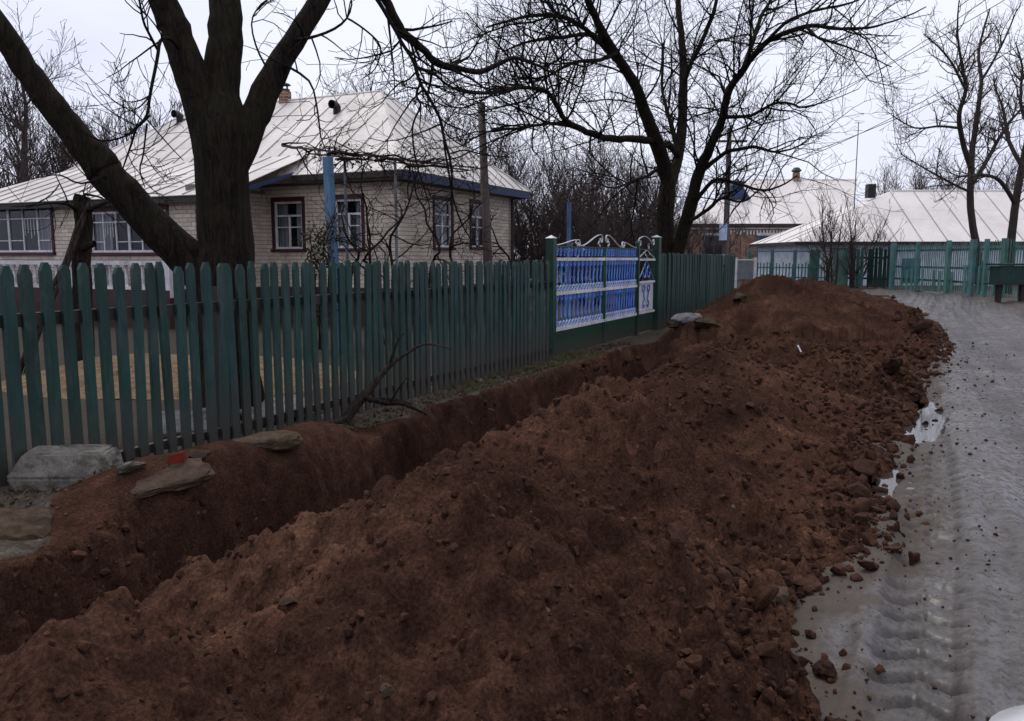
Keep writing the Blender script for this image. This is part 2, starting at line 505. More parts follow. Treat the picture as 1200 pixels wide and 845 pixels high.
MAT['dark_metal'] = paint_mat('dark_metal', (0.02, 0.02, 0.024), (0.05, 0.04, 0.035), vary=.1, hue=0, rough=.5)
MAT['grey_panel'] = paint_mat('grey_panel', (0.16, 0.17, 0.18), (0.2, 0.2, 0.2), vary=.1, hue=0)
def brick_mat(name, col, stain, use_island, amt=.3):
    m = M(name, .9, .2)
    g = m.geo_coord()
    r = m.island_random() if use_island else m.obj_random()
    c = m.vary(m.mix(0.0, col, col), r, amt, .015)
    s = m.noise(g, .8, 5, .65); f = m.noise(g, 45, 4, .7)
    c = m.mix(m.ramp(s, [(0.5, 0.0), (0.75, .7)]), c, stain)
    c = m.mix(.4, c, m.mix(1.0, c, m.ramp(f, [(0.3, .6), (.7, 1.25)]), 'MULTIPLY'))
    m.color(c).bump(f, .4, .006)
    return m.m
MAT['brick'] = brick_mat('white_silicate_brick', (0.62, 0.535, 0.44), (0.36, 0.29, 0.225), False)
MAT['brick_many'] = brick_mat('white_silicate_brickwork', (0.62, 0.535, 0.44), (0.36, 0.29, 0.225), True)
MAT['plinth'] = brick_mat('plinth_render', (0.060, 0.034, 0.028), (0.05, 0.04, 0.035), False, .1)
MAT['mortar'] = brick_mat('mortar', (0.19, 0.165, 0.145), (0.13, 0.11, 0.1), False, .05)
def make_redbrick():
    m = M('red_brickwork', .9, .2)
    g = m.coord(); br = m.n('TexBrick')
    br.inputs['Scale'].default_value = 1.0
    br.inputs['Brick Width'].default_value = .26; br.inputs['Row Height'].default_value = .085; br.inputs['Mortar Size'].default_value = .014
    br.inputs['Color1'].default_value = (0.15, 0.055, 0.035, 1); br.inputs['Color2'].default_value = (0.30, 0.16, 0.10, 1); br.inputs['Mortar'].default_value = (0.36, 0.30, 0.24, 1)
    mp = m.n('Mapping'); mp.inputs['Rotation'].default_value = (math.pi / 2, 0, 0)
    m.l(m.tc.outputs['Object'], mp.inputs['Vector']); m.l(mp.outputs['Vector'], br.inputs['Vector'])
    c = m.mix(m.ramp(m.noise(g, 2.6, 6, .75), [(0.44, 0.0), (0.6, .8)]), br.outputs['Color'], (0.11, 0.065, 0.05))
    m.color(c)
    return m.m
MAT['redbrick'] = make_redbrick()
def roof_mat(name, col, dirt, amount=.6):
    m = M(name, .5, .4)
    g = m.geo_coord()
    a = m.noise(g, .5, 6, .65, .4); b = m.noise(g, 6, 6, .7); f = m.noise(g, 40, 4, .7)
    c = m.vary(m.mix(0.0, col, col), m.obj_random(), .10, .004)
    c = m.mix(m.ramp(a, [(0.42, 0.0), (0.75, amount)]), c, dirt)
    c = m.mix(m.ramp(b, [(0.5, 0.0), (0.8, amount * .8)]), c, dirt)
    m.color(c).bump(m.noise(g, 1.6, 4, .5), .3, .05).bump(f, .15, .003)
    m.roughness(m.ramp(b, [(.3, .42), (.7, .62)]))
    return m.m
MAT['roof'] = roof_mat('galvanised_roof', (0.72, 0.675, 0.615), (0.38, 0.34, 0.30), .85)
MAT['roof_far'] = roof_mat('far_slate_roof', (0.78, 0.73, 0.67), (0.48, 0.44, 0.40), .5)
MAT['seam'] = roof_mat('roof_seam', (0.40, 0.38, 0.36), (0.24, 0.22, 0.2))
def make_glass():
    m = M('window_glass', .05, .5)
    m.color((0.75, 0.78, 0.8)); m.b.inputs['Transmission Weight'].default_value = 1.0
    m.b.inputs['IOR'].default_value = 1.25
    return m.m
MAT['glass'] = make_glass()
def make_curtain():
    m = M('lace_curtain', .95, .1)
    g = m.geo_coord((14, 14, .5))
    m.color(m.ramp(m.noise(g, 1.0, 3), [(0.35, (0.20, 0.20, 0.22)), (0.65, (0.50, 0.50, 0.53))]))
    return m.m
MAT['curtain'] = make_curtain()
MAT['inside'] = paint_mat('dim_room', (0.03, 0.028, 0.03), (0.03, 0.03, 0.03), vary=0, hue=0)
MAT['siding'] = paint_mat('pale_blue_wall', (0.58, 0.64, 0.70), (0.40, 0.44, 0.50), vary=.1, hue=0, wear_lo=.5)
def stone_mat(name, cols, rnd='obj', moss=None):
    m = M(name, .95, .12)
    g = m.coord(); gg = m.geo_coord()
    a = m.noise(gg, 9, 6, .65); f = m.noise(gg, 70, 5, .7)
    c = m.ramp(a, [(0.32, cols[0]), (0.62, cols[1])])
    c = m.vary(c, m.obj_random() if rnd == 'obj' else m.island_random(), .5, .01)
    if moss: c = m.mix(m.ramp(m.noise(gg, 5, 5, .7), [(.48, 0.0), (.62, .9)]), c, moss)
    c = m.mix(.5, c, m.mix(1.0, c, m.ramp(f, [(0.3, .5), (.7, 1.4)]), 'MULTIPLY'))
    m.color(c).bump(a, .6, .03).bump(f, .5, .008)
    return m.m
MAT['stone'] = stone_mat('muddy_stone', ((0.024, 0.0112, 0.007), (0.064, 0.032, 0.020)))
MAT['clod'] = stone_mat('soil_clods', ((0.026, 0.012, 0.0075), (0.072, 0.033, 0.019)), 'island')
MAT['pale_stone'] = stone_mat('pale_stone', ((0.03, 0.020, 0.014), (0.085, 0.058, 0.038)))
MAT['concrete'] = stone_mat('old_concrete', ((0.10, 0.092, 0.075), (0.22, 0.205, 0.175)), moss=(0.045, 0.04, 0.022))
MAT['slab'] = stone_mat('sandy_slab', ((0.04, 0.026, 0.018), (0.085, 0.057, 0.040)))
MAT['red_shard'] = stone_mat('red_brick_shard', ((0.12, 0.022, 0.013), (0.19, 0.038, 0.022)))
MAT['sand'] = stone_mat('yellow_sand', ((0.06, 0.042, 0.024), (0.16, 0.11, 0.062)))
MAT['plastic'] = stone_mat('grey_sacking', ((0.08, 0.078, 0.078), (0.22, 0.215, 0.21)))
def make_leaf(name, a, b):
    m = M(name, .7, .25)
    m.color(m.mix(m.island_random(), a, b))
    return m.m
MAT['leaf'] = make_leaf('dull_leaves', (0.035, 0.040, 0.014), (0.075, 0.050, 0.025))
MAT['grass'] = make_leaf('winter_grass', (0.060, 0.075, 0.020), (0.12, 0.095, 0.045))
MAT['dry_leaf'] = make_leaf('dry_leaves', (0.05, 0.028, 0.018), (0.11, 0.065, 0.038))
def make_car_paint():
    m = M('white_car_paint', .25, .5)
    m.color((0.72, 0.73, 0.75)); m.b.inputs['Coat Weight'].default_value = .6
    m.bump(m.noise(m.geo_coord(), 3, 2), .01, .01)
    return m.m
MAT['car'] = make_car_paint()
MAT['car_glass'] = paint_mat('car_glass', (0.02, 0.022, 0.025), (0.03, 0.03, 0.03), vary=0, rough=.08, hue=0)
MAT['rubber'] = paint_mat('rubber', (0.018, 0.018, 0.018), (0.04, 0.036, 0.032), vary=0, rough=.8, hue=0)

# ------------------------------------------------------------------ ground, dug earth, road
def grid_mesh(name, U, V, Z, flip=False):
    nu, nv = Z.shape
    X = DU[0] * U + DV[0] * V; Y = DU[1] * U + DV[1] * V
    verts = np.stack([X, Y, Z], axis=-1).reshape(-1, 3)
    i = np.arange(nu * nv).reshape(nu, nv)
    q = np.stack([i[:-1, :-1], i[:-1, 1:], i[1:, 1:], i[1:, :-1]], axis=-1).reshape(-1, 4)
    q = q[:, ::-1]
    return np_mesh(name, verts, q)
def far_steps(a, b, fine_a, fine_b, fine, growth=1.35):
    s = list(np.arange(fine_a, fine_b + 1e-6, fine))
    step, x = fine, s[-1]
    while x < b:
        step *= growth; x += step; s.append(x)
    step, x = fine, s[0]
    while x > a:
        step *= growth; x -= step; s.insert(0, x)
    return np.array(s)
def yard_z(u, v):
    return 0.03 * fbm2(u * .5, v * .5, 4, 51) + 0.16 * sstep(6.0, 2.5, u) * sstep(-3.0, -4.6, v) * sstep(-9, -6, v)
EARTH_U0, EARTH_U1, EARTH_V0, ROAD_V1 = -3.5, 44.0, -5.55, 7.0
gu = far_steps(-900, 900, -6, 50, 1.0); gv = far_steps(-900, 900, -14, 12, .5)
GU, GV = np.meshgrid(gu, gv, indexing='ij')
GZ = yard_z(GU, GV) * np.exp(-((GU - 10) / 60) ** 2)
pit = sstep(-3.3, -2.4, GU) * sstep(44.0, 43.0, GU) * sstep(-5.2, -4.9, GV) * sstep(6.9, 6.4, GV)
GZ = GZ - 1.6 * pit - 0.012
tag(link('ground', grid_mesh('ground', GU, GV, GZ), MAT['ground']), kind='structure')

def mound_crest(u):
    return np.interp(u, [-3.4, -1.5, 0, 1.1, 1.8, 2.9, 3.7, 4.7, 5.8, 7, 9, 11, 13, 14.4, 16.0, 18, 20, 22, 26, 32, 36, 40],
                        [0, .15, .30, .45, .63, .72, .57, .71, .56, .58, .53, .49, .48, .50, .92, 1.2, 1.2, 1.02, .85, .6, .25, 0])
def crest_v(u):
    return np.interp(u, [0, 2.9, 3.8, 4.8, 9, 13, 16, 20, 26, 36], [-1.85, -1.8, -1.7, -1.85, -1.85, -2.1, -2.5, -2.5, -2.4, -2.9])
def toe_v(u):
    return np.interp(u, [0, 1.5, 2.8, 3.5, 4.1, 4.8, 6.3, 8, 10, 13, 17.5, 22, 28, 36, 40], [-.35, -.3, -.28, -.60, -.42, -.10, -.24, -.10, -.06, .10, .30, .15, -.3, -1.3, -1.6])
def earth_z(u, v):
    wob = .16 * fbm2(u * .7, 3.3 + 0 * u, 3, 5)
    wob2 = .10 * fbm2(u * 2.3, 9.1 + 0 * u, 3, 6)
    verge = yard_z(u, v) + .018 * fbm2(u * 5, v * 5, 4, 11) + .012
    # trench
    depth = .95 * sstep(15.5, 11.5, u) * sstep(-3.3, -1.8, u) * (1 + .25 * fbm2(u * .6, 1.7 + 0 * u, 2, 7))
    left = -4.45 + wob + wob2 + np.interp(u, [1.2, 2.4, 3.0, 3.8, 4.6, 5.4, 6.4, 7.2], [.55, .45, .35, .48, .48, .34, .14, .02])
    wall = sstep(left, left + .36, v + .10 * fbm2(u * 4, v * 5, 4, 8, .6) + .045 * fbm2(u * 14, v * 13, 3, 9))
    lip = .25 * sstep(left - .80, left - .26, v) * sstep(left + .20, left - .16, v) * sstep(2.7, 3.5, u) * sstep(6.0, 5.0, u) + .05 * np.exp(-((v - left + .06) / .14) ** 2) * (u > 6) * sstep(15, 13, u)
    z = verge + lip - depth * wall
    # mound
    c = mound_crest(u) * (1 + .14 * fbm2(u * 1.1, 2.2 + 0 * u, 3, 15)); vc = crest_v(u) + .5 * wob; tv = toe_v(u) + .22 * fbm2(u * 1.6, 5.1 + 0 * u, 4, 16)
    r = np.clip((v - vc) / np.maximum(tv - vc, .3), 0, 1.4)
    lw = np.interp(u, [0, 12, 16, 22, 36], [1.75, 1.75, 2.4, 2.3, 1.9])
    s = np.clip((vc - v) / lw, 0, 1.0)
    pr = 1.06 * (1 - r) ** 1.0 - .06 * np.cos(r * 3.14) ** 2
    pr = np.where(r > 1, -(r - 1) * 1.2, (1 - r) * (1 - .28 * np.sin(np.clip(r, 0, 1) * 3.14)))
    peak = np.sqrt((r * 1.0) ** 2 + .012) - r
    mr = c * (pr - peak * .8)
    floor_z = -depth * .92
    ml = c * ((1 - s * 1.02) * (1 - .40 * np.sin(s * 3.14) ** 1.0) - (np.sqrt(s * s + .012) - s) * .8) + floor_z * sstep(.55, 1.0, s)
    m = np.where(v > vc, mr, ml) * np.interp(u, [1, 9, 13, 16], [.44, .52, .72, .86])
    m = m + np.where(m < 0, .16, 0) * m
    for (hu, hv, hh, sl) in ((1.25, -1.95, .60, .60), (2.80, -1.62, .82, .60), (4.85, -1.85, .80, .56), (6.9, -1.6, .64, .50), (9.2, -1.95, .62, .46), (11.8, -1.7, .54, .40), (17.4, -2.7, 1.22, .36), (20.5, -2.3, 1.15, .34)):
        du_, dv_ = (u - hu) * .85, (v - hv); rr_ = np.sqrt(du_ ** 2 + dv_ ** 2 + .008)
        th_ = np.arctan2(dv_, du_)
        cone = hh * (1 + .05 * fbm2(u * 3, v * 3, 2, 18)) - sl * rr_ * (1 + .30 * fbm2(th_ * 2.2 + hu, rr_ * .6 + hu * 3, 3, 17))
        k_ = np.clip(.5 + .5 * (cone - m) / .10, 0, 1)
        m = np.where(rr_ < 2.6, m * (1 - k_) + cone * k_ + .05 * k_ * (1 - k_), m)
    lim_r = (tv - v) * .85 + .03; lim_l = (v - (vc - lw * np.interp(u, [2.6, 3.6, 5.5, 8], [.80, .66, .66, .76]))) * .78 - .05
    bl_ = sstep(12.6, 17.0, u); lim_l = lim_l * (1 - bl_) + (v + 4.75 + .25 * fbm2(u * 1.5, v, 3, 19)) * .62 * bl_
    m = np.where((v > vc) & (m > lim_r), lim_r, m); m = np.where((v < vc) & (m > lim_l), lim_l, m)
    on = sstep(vc - lw - .05, vc - lw + .25, v)
    z = np.where(v > vc - lw, np.maximum(m, z), z)
    # relief
    dug = np.clip(sstep(left - .05, left + .15, v), 0, 1) * sstep(38, 34, u) * sstep(-3.4, -2.4, u)
    rel = .075 * fbm2(u * 1.15, v * 1.15, 4, 21) + .05 * fbm2(u * 4.6, v * 4.6, 4, 25, .6)
    ridges = -.05 * np.abs(fbm2(u * 1.9 + .4 * v, v * 1.3, 3, 27)) + .085 * (np.abs(fbm2(u * 2.4 + 5, v * 2.4, 5, 29, .6)) - .15)
    cl = .7 * clods(u, v, .46, 31, .25, .55) + clods(u + 3.1, v + 1.3, .21, 32, .5, .6) + 1.1 * clods(u, v, .10, 33, .5, .8) + 1.1 * clods(u, v, .052, 34, .6, .9)
    area = .35 + .95 * sstep(-.15, .25, fbm2(u * .8, v * .8, 3, 41)) + .6 * sstep(.55, .95, r) * (v > vc)
    toe_fade = sstep(.25, -.1, v - tv)
    wallmask = wall * (v < vc - .5 * lw)
    stri = .045 * fbm2(u * 7 + v * 3.5, v * .6, 3, 45) * wallmask
    z = z + dug * (rel + ridges) * (.4 + .6 * toe_fade) + dug * cl * area * toe_fade * (1 - .25 * wallmask) + dug * .010 * fbm2(u * 16, v * 16, 4, 47, .65) + stri
    # hollows and little landslips
    for (hu, hv, rr, dd) in ((14.3, -2.35, .62, .42), (14.8, -2.7, .4, .25), (2.05, -1.35, .13, .10), (3.9, -1.25, .16, .13), (4.35, -1.0, .16, .14), (5.2, -3.9, .30, .25), (2.9, -1.5, .10, .07)):
        z = z - dd * np.exp(-(((u - hu) / rr) ** 2 + ((v - hv) / (rr * .8)) ** 2)) * dug
    z = np.where(v > tv + .35, z - .15, z)
    return np.where(u > 38, np.minimum(z, -.05 + 0 * z + (v < left) * .06), z)
eu = [EARTH_U0]
while eu[-1] < EARTH_U1:
    x = eu[-1]
    eu.append(x + max(.0145 if x > .2 else .045, .0062 * x))
eu = np.array(eu)
ev = np.concatenate([np.arange(EARTH_V0, -4.69, .03), np.arange(-4.7, -3.41, .0105), np.arange(-3.4, -3.01, .02), np.arange(-3.0, 1.1, .0145)])
EU, EV = np.meshgrid(eu, ev, indexing='ij')
EZ = earth_z(EU, EV)
edge = sstep(EARTH_V0 + .25, EARTH_V0, EV)
EZ = EZ * (1 - edge) + (yard_z(EU, EV) - .02) * edge
me = grid_mesh('earth_bank', EU, EV, EZ)
me.materials.append(MAT['earth'])
def set_attr(me, name, arr):
    me.attributes.new(name, 'FLOAT', 'POINT').data.foreach_set('value', np.ascontiguousarray(arr, dtype=np.float32).ravel())
lim = -4.50 + .16 * fbm2(EU * .7, 3.3 + 0 * EU, 3, 5) + .10 * fbm2(EU * 2.3, 9.1 + 0 * EU, 3, 6) + np.interp(EU, [1.2, 2.4, 3.0, 3.8, 4.6, 5.4, 6.4, 7.2], [.55, .45, .35, .48, .48, .34, .14, .02]) - .56 * sstep(2.5, 3.1, EU) * sstep(6.6, 5.6, EU)
set_attr(me, 'verge', np.maximum(sstep(.22, -.22, EV - lim), (EU > 15.5) * sstep(-4.72, -5.0, EV)))
tag(link('earth_bank', me), kind='structure')
def earth_at(u, v):
    return float(earth_z(np.array([[u]]), np.array([[v]]))[0, 0])

PUDDLES = [on_ground(1068, 486), on_ground(1018, 555), on_ground(996, 566), on_ground(1058, 465)]
PUD = [(*to_uv(p), rx, ry) for p, (rx, ry) in zip(PUDDLES, ((1.2, .40), (.8, .26), (.3, .13), (.7, .18)))]
def lanes(u, v):
    """long ruts worn along the lane, about -1..1"""
    w = v - .22 * np.sin(u * .21 - .12)
    return 1.6 * fbm2(w * 3.4 + .5 * fbm2(u * .5, v * .5, 2, 85), u * .10, 3, 83) + .9 * fbm2(w * 11, u * .22, 3, 84)
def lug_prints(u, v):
    """tractor lug prints pressed into the soft clay, 0..1"""
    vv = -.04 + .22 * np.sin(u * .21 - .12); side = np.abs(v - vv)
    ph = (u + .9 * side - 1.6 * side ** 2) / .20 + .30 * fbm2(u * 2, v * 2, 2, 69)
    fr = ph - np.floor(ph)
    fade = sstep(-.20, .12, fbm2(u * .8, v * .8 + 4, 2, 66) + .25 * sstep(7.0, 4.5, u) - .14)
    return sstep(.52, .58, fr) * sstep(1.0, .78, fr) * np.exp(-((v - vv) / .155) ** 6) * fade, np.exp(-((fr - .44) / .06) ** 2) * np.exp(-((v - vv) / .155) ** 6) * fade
def road_z(u, v):
    dry = 1.0
    for (pu, pv, rx, ry) in PUD: dry = dry * (1 - np.exp(-(((u - pu) / (rx * 1.2)) ** 2 + ((v - pv) / (ry * 1.3)) ** 2) ** 2))
    z = .012 + .035 * fbm2(u * .35, v * .8, 2, 61) + .012 * fbm2(u * .9, v * 1.6, 2, 62)
    z = z + .03 * sstep(2.0, 4.5, v) * sstep(20, 30, u)
    for vt, w, dep in ((-.04, .15, .028), (1.75, .20, .030), (.95, .15, .018), (2.6, .2, .02)):
        vv = vt + .22 * np.sin(u * .21 + vt * 3) + .05 * u * 0
        prof = np.exp(-((v - vv) / w) ** 4)
        shoulder = np.exp(-((np.abs(v - vv) - w * 1.35) / (w * .4)) ** 2)
        z = z - dep * prof + dep * .75 * shoulder * (1 + .8 * fbm2(u * 2.2, v * 1.5, 3, 64))
    dn, up_ = lug_prints(u, v)
    z = z + .030 * lanes(u, v)
    z = z - .05 * dn + .014 * up_
    z = z + .012 * clods(u, v, .09, 71, .22, .8) / .03 * .5 * sstep(.9, -.2, v) + .7 * clods(u, v, .045, 72, .07, .8)
    z = .012 + (z - .012) * (.08 + .92 * dry)
    for (pu, pv, rx, ry) in PUD:
        z = z - .07 * np.exp(-((((u - pu) / rx) ** 2 + ((v - pv) / ry) ** 2) * (1 + .7 * fbm2(u * 3, v * 5, 3, 74))) ** 2)
    return z
ru = [EARTH_U0 - .3]
while ru[-1] < EARTH_U1 + .6:
    x = ru[-1]
    ru.append(x + (max(.012, .0062 * x) if x > 1.2 else .08))
ru = np.array(ru); rv = np.concatenate([np.arange(-2.4, -.31, .025), np.arange(-.3, .785, .011), np.arange(.8, 2.585, .02), np.arange(2.6, ROAD_V1 + .01, .06)])
RU, RV = np.meshgrid(ru, rv, indexing='ij')
RZ = road_z(RU, RV)
RZ = np.where(RV < -1.3 + 0 * RU, np.minimum(RZ, -.3), RZ)
RZ = np.where((RU > 38) & (RV < -.5), road_z(RU, RV), RZ)
me = grid_mesh('road', RU, RV, RZ)
right_v = np.interp(RU, [10, 20, 26, 33, 40, 44], [4.6, 3.8, 2.9, 2.2, 1.3, 1.0])
wetm = 0
for vt, w in ((-.04, .15), (1.75, .20), (.95, .15), (2.6, .2)):
    wetm = np.maximum(wetm, np.exp(-((RV - vt - .22 * np.sin(RU * .21 + vt * 3)) / w) ** 4) * sstep(-.25, .15, fbm2(RU * .5, RV, 3, 88)))
set_attr(me, 'lane', lanes(RU, RV))
set_attr(me, 'wet', np.maximum(wetm * .7, 1.25 * lug_prints(RU, RV)[0]))  # colour mask: ruts in part, lug prints in full
set_attr(me, 'mud', np.maximum(sstep(-.35, .55, RV - right_v), .95 * sstep(.8, .0, RV - toe_v(RU))))
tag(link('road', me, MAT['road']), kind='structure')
for (pu, pv, rx, ry) in PUD:
    mb = MB(); n = 28
    ring = [UV(pu + rx * 1.4 * math.cos(k * 6.2832 / n), pv + ry * 1.4 * math.sin(k * 6.2832 / n), -.022) for k in range(n)]
    mb.v = [tuple(map(float, q)) for q in ring]; mb.f = [tuple(range(n - 1, -1, -1))]
    tag(mb.build('puddle', MAT['water']), kind='structure')
# ------------------------------------------------------------------ fences along the lane
def FP(u, z=0.0, off=0.0):
    return UV(u, FENCE_V + off, z)
AU = np.array((DU[0], DU[1], 0.0)); AV = np.array((DV[0], DV[1], 0.0)); AZ = np.array((0, 0, 1.0))
def picket_mesh(w, h, t, chamfer):
    """plain picket with a clipped pointed head, standing at its own foot, width along x, thickness along y"""
    mb = MB()
    poly = [(-w / 2, -t / 2, 0), (w / 2, -t / 2, 0), (w / 2, -t / 2, h - chamfer), (w * .20, -t / 2, h), (-w * .20, -t / 2, h), (-w / 2, -t / 2, h - chamfer)]
    mb.prism(poly, (0, t, 0))
    me = bpy.data.meshes.new('picket'); me.from_pydata(mb.v, [], [f[::-1] for f in mb.f]); me.update()
    return me
U_GATE0, U_LEAF, U_WICK, U_GATE1 = u_at_px(646), u_at_px(708), u_at_px(747), u_at_px(769)
def picket_fence(u0, u1, pitch, w, h, label, mat, top=1.56, jitter=1.0, board=False):
    root = thing('picket_fence', FP((u0 + u1) / 2), label, 'fence', 'picket fences along the lane')
    meshes = [picket_mesh(w * k, h * j, .030, .055 * c) for k, j, c in ((1, 1, 1), (.90, 1.004, .8), (1.08, .997, 1.1), (.97, 1.002, .6), (1.03, .99, .9), (.86, 1.0, 1.2))]
    for me in meshes: me.materials.append(mat)
    n = int((u1 - u0) / pitch)
    for k in range(n):
        u = u0 + (k + .5) * pitch + random.uniform(-.006, .006) * jitter
        o = bpy.data.objects.new('picket', random.choice(meshes))
        COL.objects.link(o)
        o.parent = root
        zb = top - h + random.uniform(-.010, .008) * jitter
        o.location = Vector(FP(u, zb, .03)) - root.location
        o.rotation_euler = (random.gauss(0, .006) * jitter, random.gauss(0, .012) * jitter, math.pi / 2 - ANG + random.gauss(0, .03) * jitter)
        o.scale = (1, 1, 1 + random.uniform(-.006, .006))
    for zc, hh in ((1.20 if not board else 1.35, .085), (.16, .07)):
        u = u0
        while u < u1 - .2:
            e = min(u + 2.6, u1)
            MB().bar(FP(u, zc + random.uniform(-.01, .01), -.012), FP(e - .004, zc + random.uniform(-.01, .01), -.012), .05, hh).build('rail', MAT['dark_wood'] if not board else MAT['green_dark'], root)
            u = e
    u = u0 + .35
    while u < u1:
        MB().bar(FP(u, -.5, -.085), FP(u, 1.36, -.085), .09, .09, AU).build('post', MAT['dark_wood'], root)
        u += 2.6
    return root
picket_fence(u_at_px(-260), U_GATE0 - .09, .132, .078, 1.62, 'long green picket fence with pointed tops in front of the white brick house', MAT['green'])
picket_fence(U_GATE1 + .10, u_at_px(860), .128, .112, 1.80, 'dark green close-boarded picket fence beyond the ornamental gate', MAT['green_dark'], top=1.70, jitter=1.2, board=True)

# ------------------------------------------------------------------ ornamental gate
def ribbon(mb, path, depth, th, off=0.0):
    """flat bar bent along a path of (u, z) in the gate's plane"""
    P = np.array(path, float); T = np.gradient(P, axis=0); T /= np.linalg.norm(T, axis=1, keepdims=True) + 1e-9
    N = np.stack([-T[:, 1], T[:, 0]], axis=1) * th / 2
    i = len(mb.v); n = len(P)
    for k in range(n):
        for s, o in ((1, -1), (1, 1), (-1, 1), (-1, -1)):
            mb.v.append(tuple(map(float, FP(P[k, 0] + s * N[k, 0], P[k, 1] + s * N[k, 1], off + o * depth / 2))))
    for k in range(n - 1):
        a = i + 4 * k; b = a + 4
        for j in range(4):
            mb.f.append((a + j, a + (j + 1) % 4, b + (j + 1) % 4, b + j))
    mb.f.append((i, i + 1, i + 2, i + 3)); e = i + 4 * (n - 1); mb.f.append((e + 3, e + 2, e + 1, e))
    return mb
def spiral(c, r0, r1, a0, a1, n=14):
    return [(c[0] + (r0 + (r1 - r0) * k / n) * math.cos(a0 + (a1 - a0) * k / n), c[1] + (r0 + (r1 - r0) * k / n) * math.sin(a0 + (a1 - a0) * k / n)) for k in range(n + 1)]
def s_scroll(u, z0, z1, w, flip=1):
    h = z1 - z0; r = w * .42
    low = spiral((u - flip * r * .2, z0 + r * 1.05), r * .25, r, math.pi * (1.0 if flip > 0 else 0), math.pi * (2.9 if flip > 0 else -1.9), 9)
    top = spiral((u + flip * r * .3, z1 - r * 1.0), r, r * .25, math.pi * (.9 if flip > 0 else .1), math.pi * (-.7 if flip > 0 else 1.7), 8)
    mid = [(u - flip * r * (.9 - 1.3 * t), z0 + r * 1.2 + (h - r * 2.2) * t) for t in (.25, .5, .75)]
    return low[:7] + mid + top
gate = thing('double_gate', FP((U_GATE0 + U_WICK) / 2), 'green double driveway gate with blue scrollwork and silver curls on top', 'gate')
Z_BOT, Z_B3, Z_B2, Z_B1, Z_TOP = .03, .455, 1.03, 1.575, 1.79
for a, b in ((U_GATE0 + .09, U_LEAF - .015), (U_LEAF + .015, U_WICK - .05)):
    mid = (a + b) / 2
    leaf = MB()
    for uu in (a + .02, b - .02):
        leaf.box(FP(uu, (Z_BOT + Z_TOP) / 2), AU * .02, AV * .02, AZ * (Z_TOP - Z_BOT) / 2)
    for zz in (Z_TOP - .012, Z_BOT + .02):
        leaf.box(FP(mid, zz), AU * ((b - a) / 2 - .041), AV * .018, AZ * .012)
    lf = leaf.build('leaf_frame', MAT['green_sheet'], gate)
    MB().box(FP(mid, (Z_BOT + .035 + Z_B3 - .03) / 2), AU * ((b - a) / 2 - .042), AV * .006, AZ * (Z_B3 - .03 - Z_BOT - .035) / 2).build('sheet_panel', MAT['green_sheet'], lf)
    for zz in (Z_B3, Z_B2, Z_B1):
        MB().box(FP(mid, zz), AU * ((b - a) / 2 - .001), AV * .026, AZ * .026).build('white_bar', MAT['white'], lf)
    n = 12
    for z0, z1, cnt, dep, th in ((Z_B3 + .028, Z_B2 - .028, n, .020, .026), (Z_B2 + .028, Z_B1 - .028, n, .020, .026), (Z_B1 + .028, Z_TOP - .026, n + 2, .016, .018)):
        for k in range(cnt):
            u = a + .05 + (b - a - .10) * (k + .5) / cnt
            ribbon(MB(), s_scroll(u, z0, z1, min((b - a) / cnt * .74, .13)), dep, th).build('scroll', MAT['blue'], lf)
            if z1 - z0 > .3:
                MB().box(FP(u + .075, (z0 + z1) / 2, -.028), AU * .012, AV * .003, AZ * ((z1 - z0) / 2)).build('backing_strip', MAT['blue_pale'], lf)
        if z1 - z0 > .3:
            for k in range(n + 4):
                uc = a + .06 + (b - a - .12) * (k + .5) / (n + 4)
                ribbon(MB(), spiral((uc, z0 + .055), .046, .046, 0, 6.28, 9), .016, .014, .018).build('ring', MAT['blue_pale'], lf)
    # silver curls: rising towards the meeting stile
    s = 1 if a < U_LEAF - .5 else -1
    lo, hi = (a, b) if s > 0 else (b, a)
    L = abs(hi - lo)
    for (f0, f1, zz0, zz1, r) in ((.02, .46, Z_TOP + .01, Z_TOP + .11, .065), (.50, .93, Z_TOP + .01, Z_TOP + .22, .085)):
        p = []
        for k in range(9):
            t = k / 8
            p.append((lo + s * L * (f0 + (f1 - f0) * t), zz0 + (zz1 - zz0) * (t * t * (3 - 2 * t))))
        c = (p[-1][0], p[-1][1] - r)
        a0, a1 = math.pi / 2, math.pi / 2 - s * math.pi * 1.7
        p += spiral(c, r, r * .35, a0, a1, 16)[1:]
        ribbon(MB(), p, .026, .012).build('top_curl', MAT['silver'], lf)
        q = [(lo + s * L * (f1 - .02), zz0 + .0), (lo + s * L * (f1 - .06), zz0 + .05), (lo + s * L * (f1 - .04), zz0 + .09)]
        ribbon(MB(), q, .02, .03).build('top_leaf', MAT['silver'], lf)
wicket = thing('wicket_gate', FP((U_WICK + U_GATE1) / 2), 'narrow wicket gate with a pale panel and thin blue scrolls beside the double gate', 'gate')
a, b = U_WICK + .05, U_GATE1 - .10
mid = (a + b) / 2; hw = (b - a) / 2
fr = MB()
for uu in (a + .015, b - .015): fr.box(FP(uu, .92), AU * .015, AV * .016, AZ * .86)
fr.box(FP(mid, 1.77), AU * (hw - .031), AV * .012, AZ * .01)
fr.build('frame', MAT['green_sheet'], wicket)
MB().box(FP(mid, .25), AU * (hw - .032), AV * .005, AZ * .19).build('sheet_panel', MAT['green_sheet'], wicket)
MB().box(FP(mid, .78, -.02), AU * (hw - .032), AV * .004, AZ * .29).build('pale_panel', MAT['white'], wicket)
for zz in (.455, 1.09, 1.56): MB().box(FP(mid, zz), AU * (hw - .001), AV * .02, AZ * .022).build('white_bar', MAT['white'], wicket)
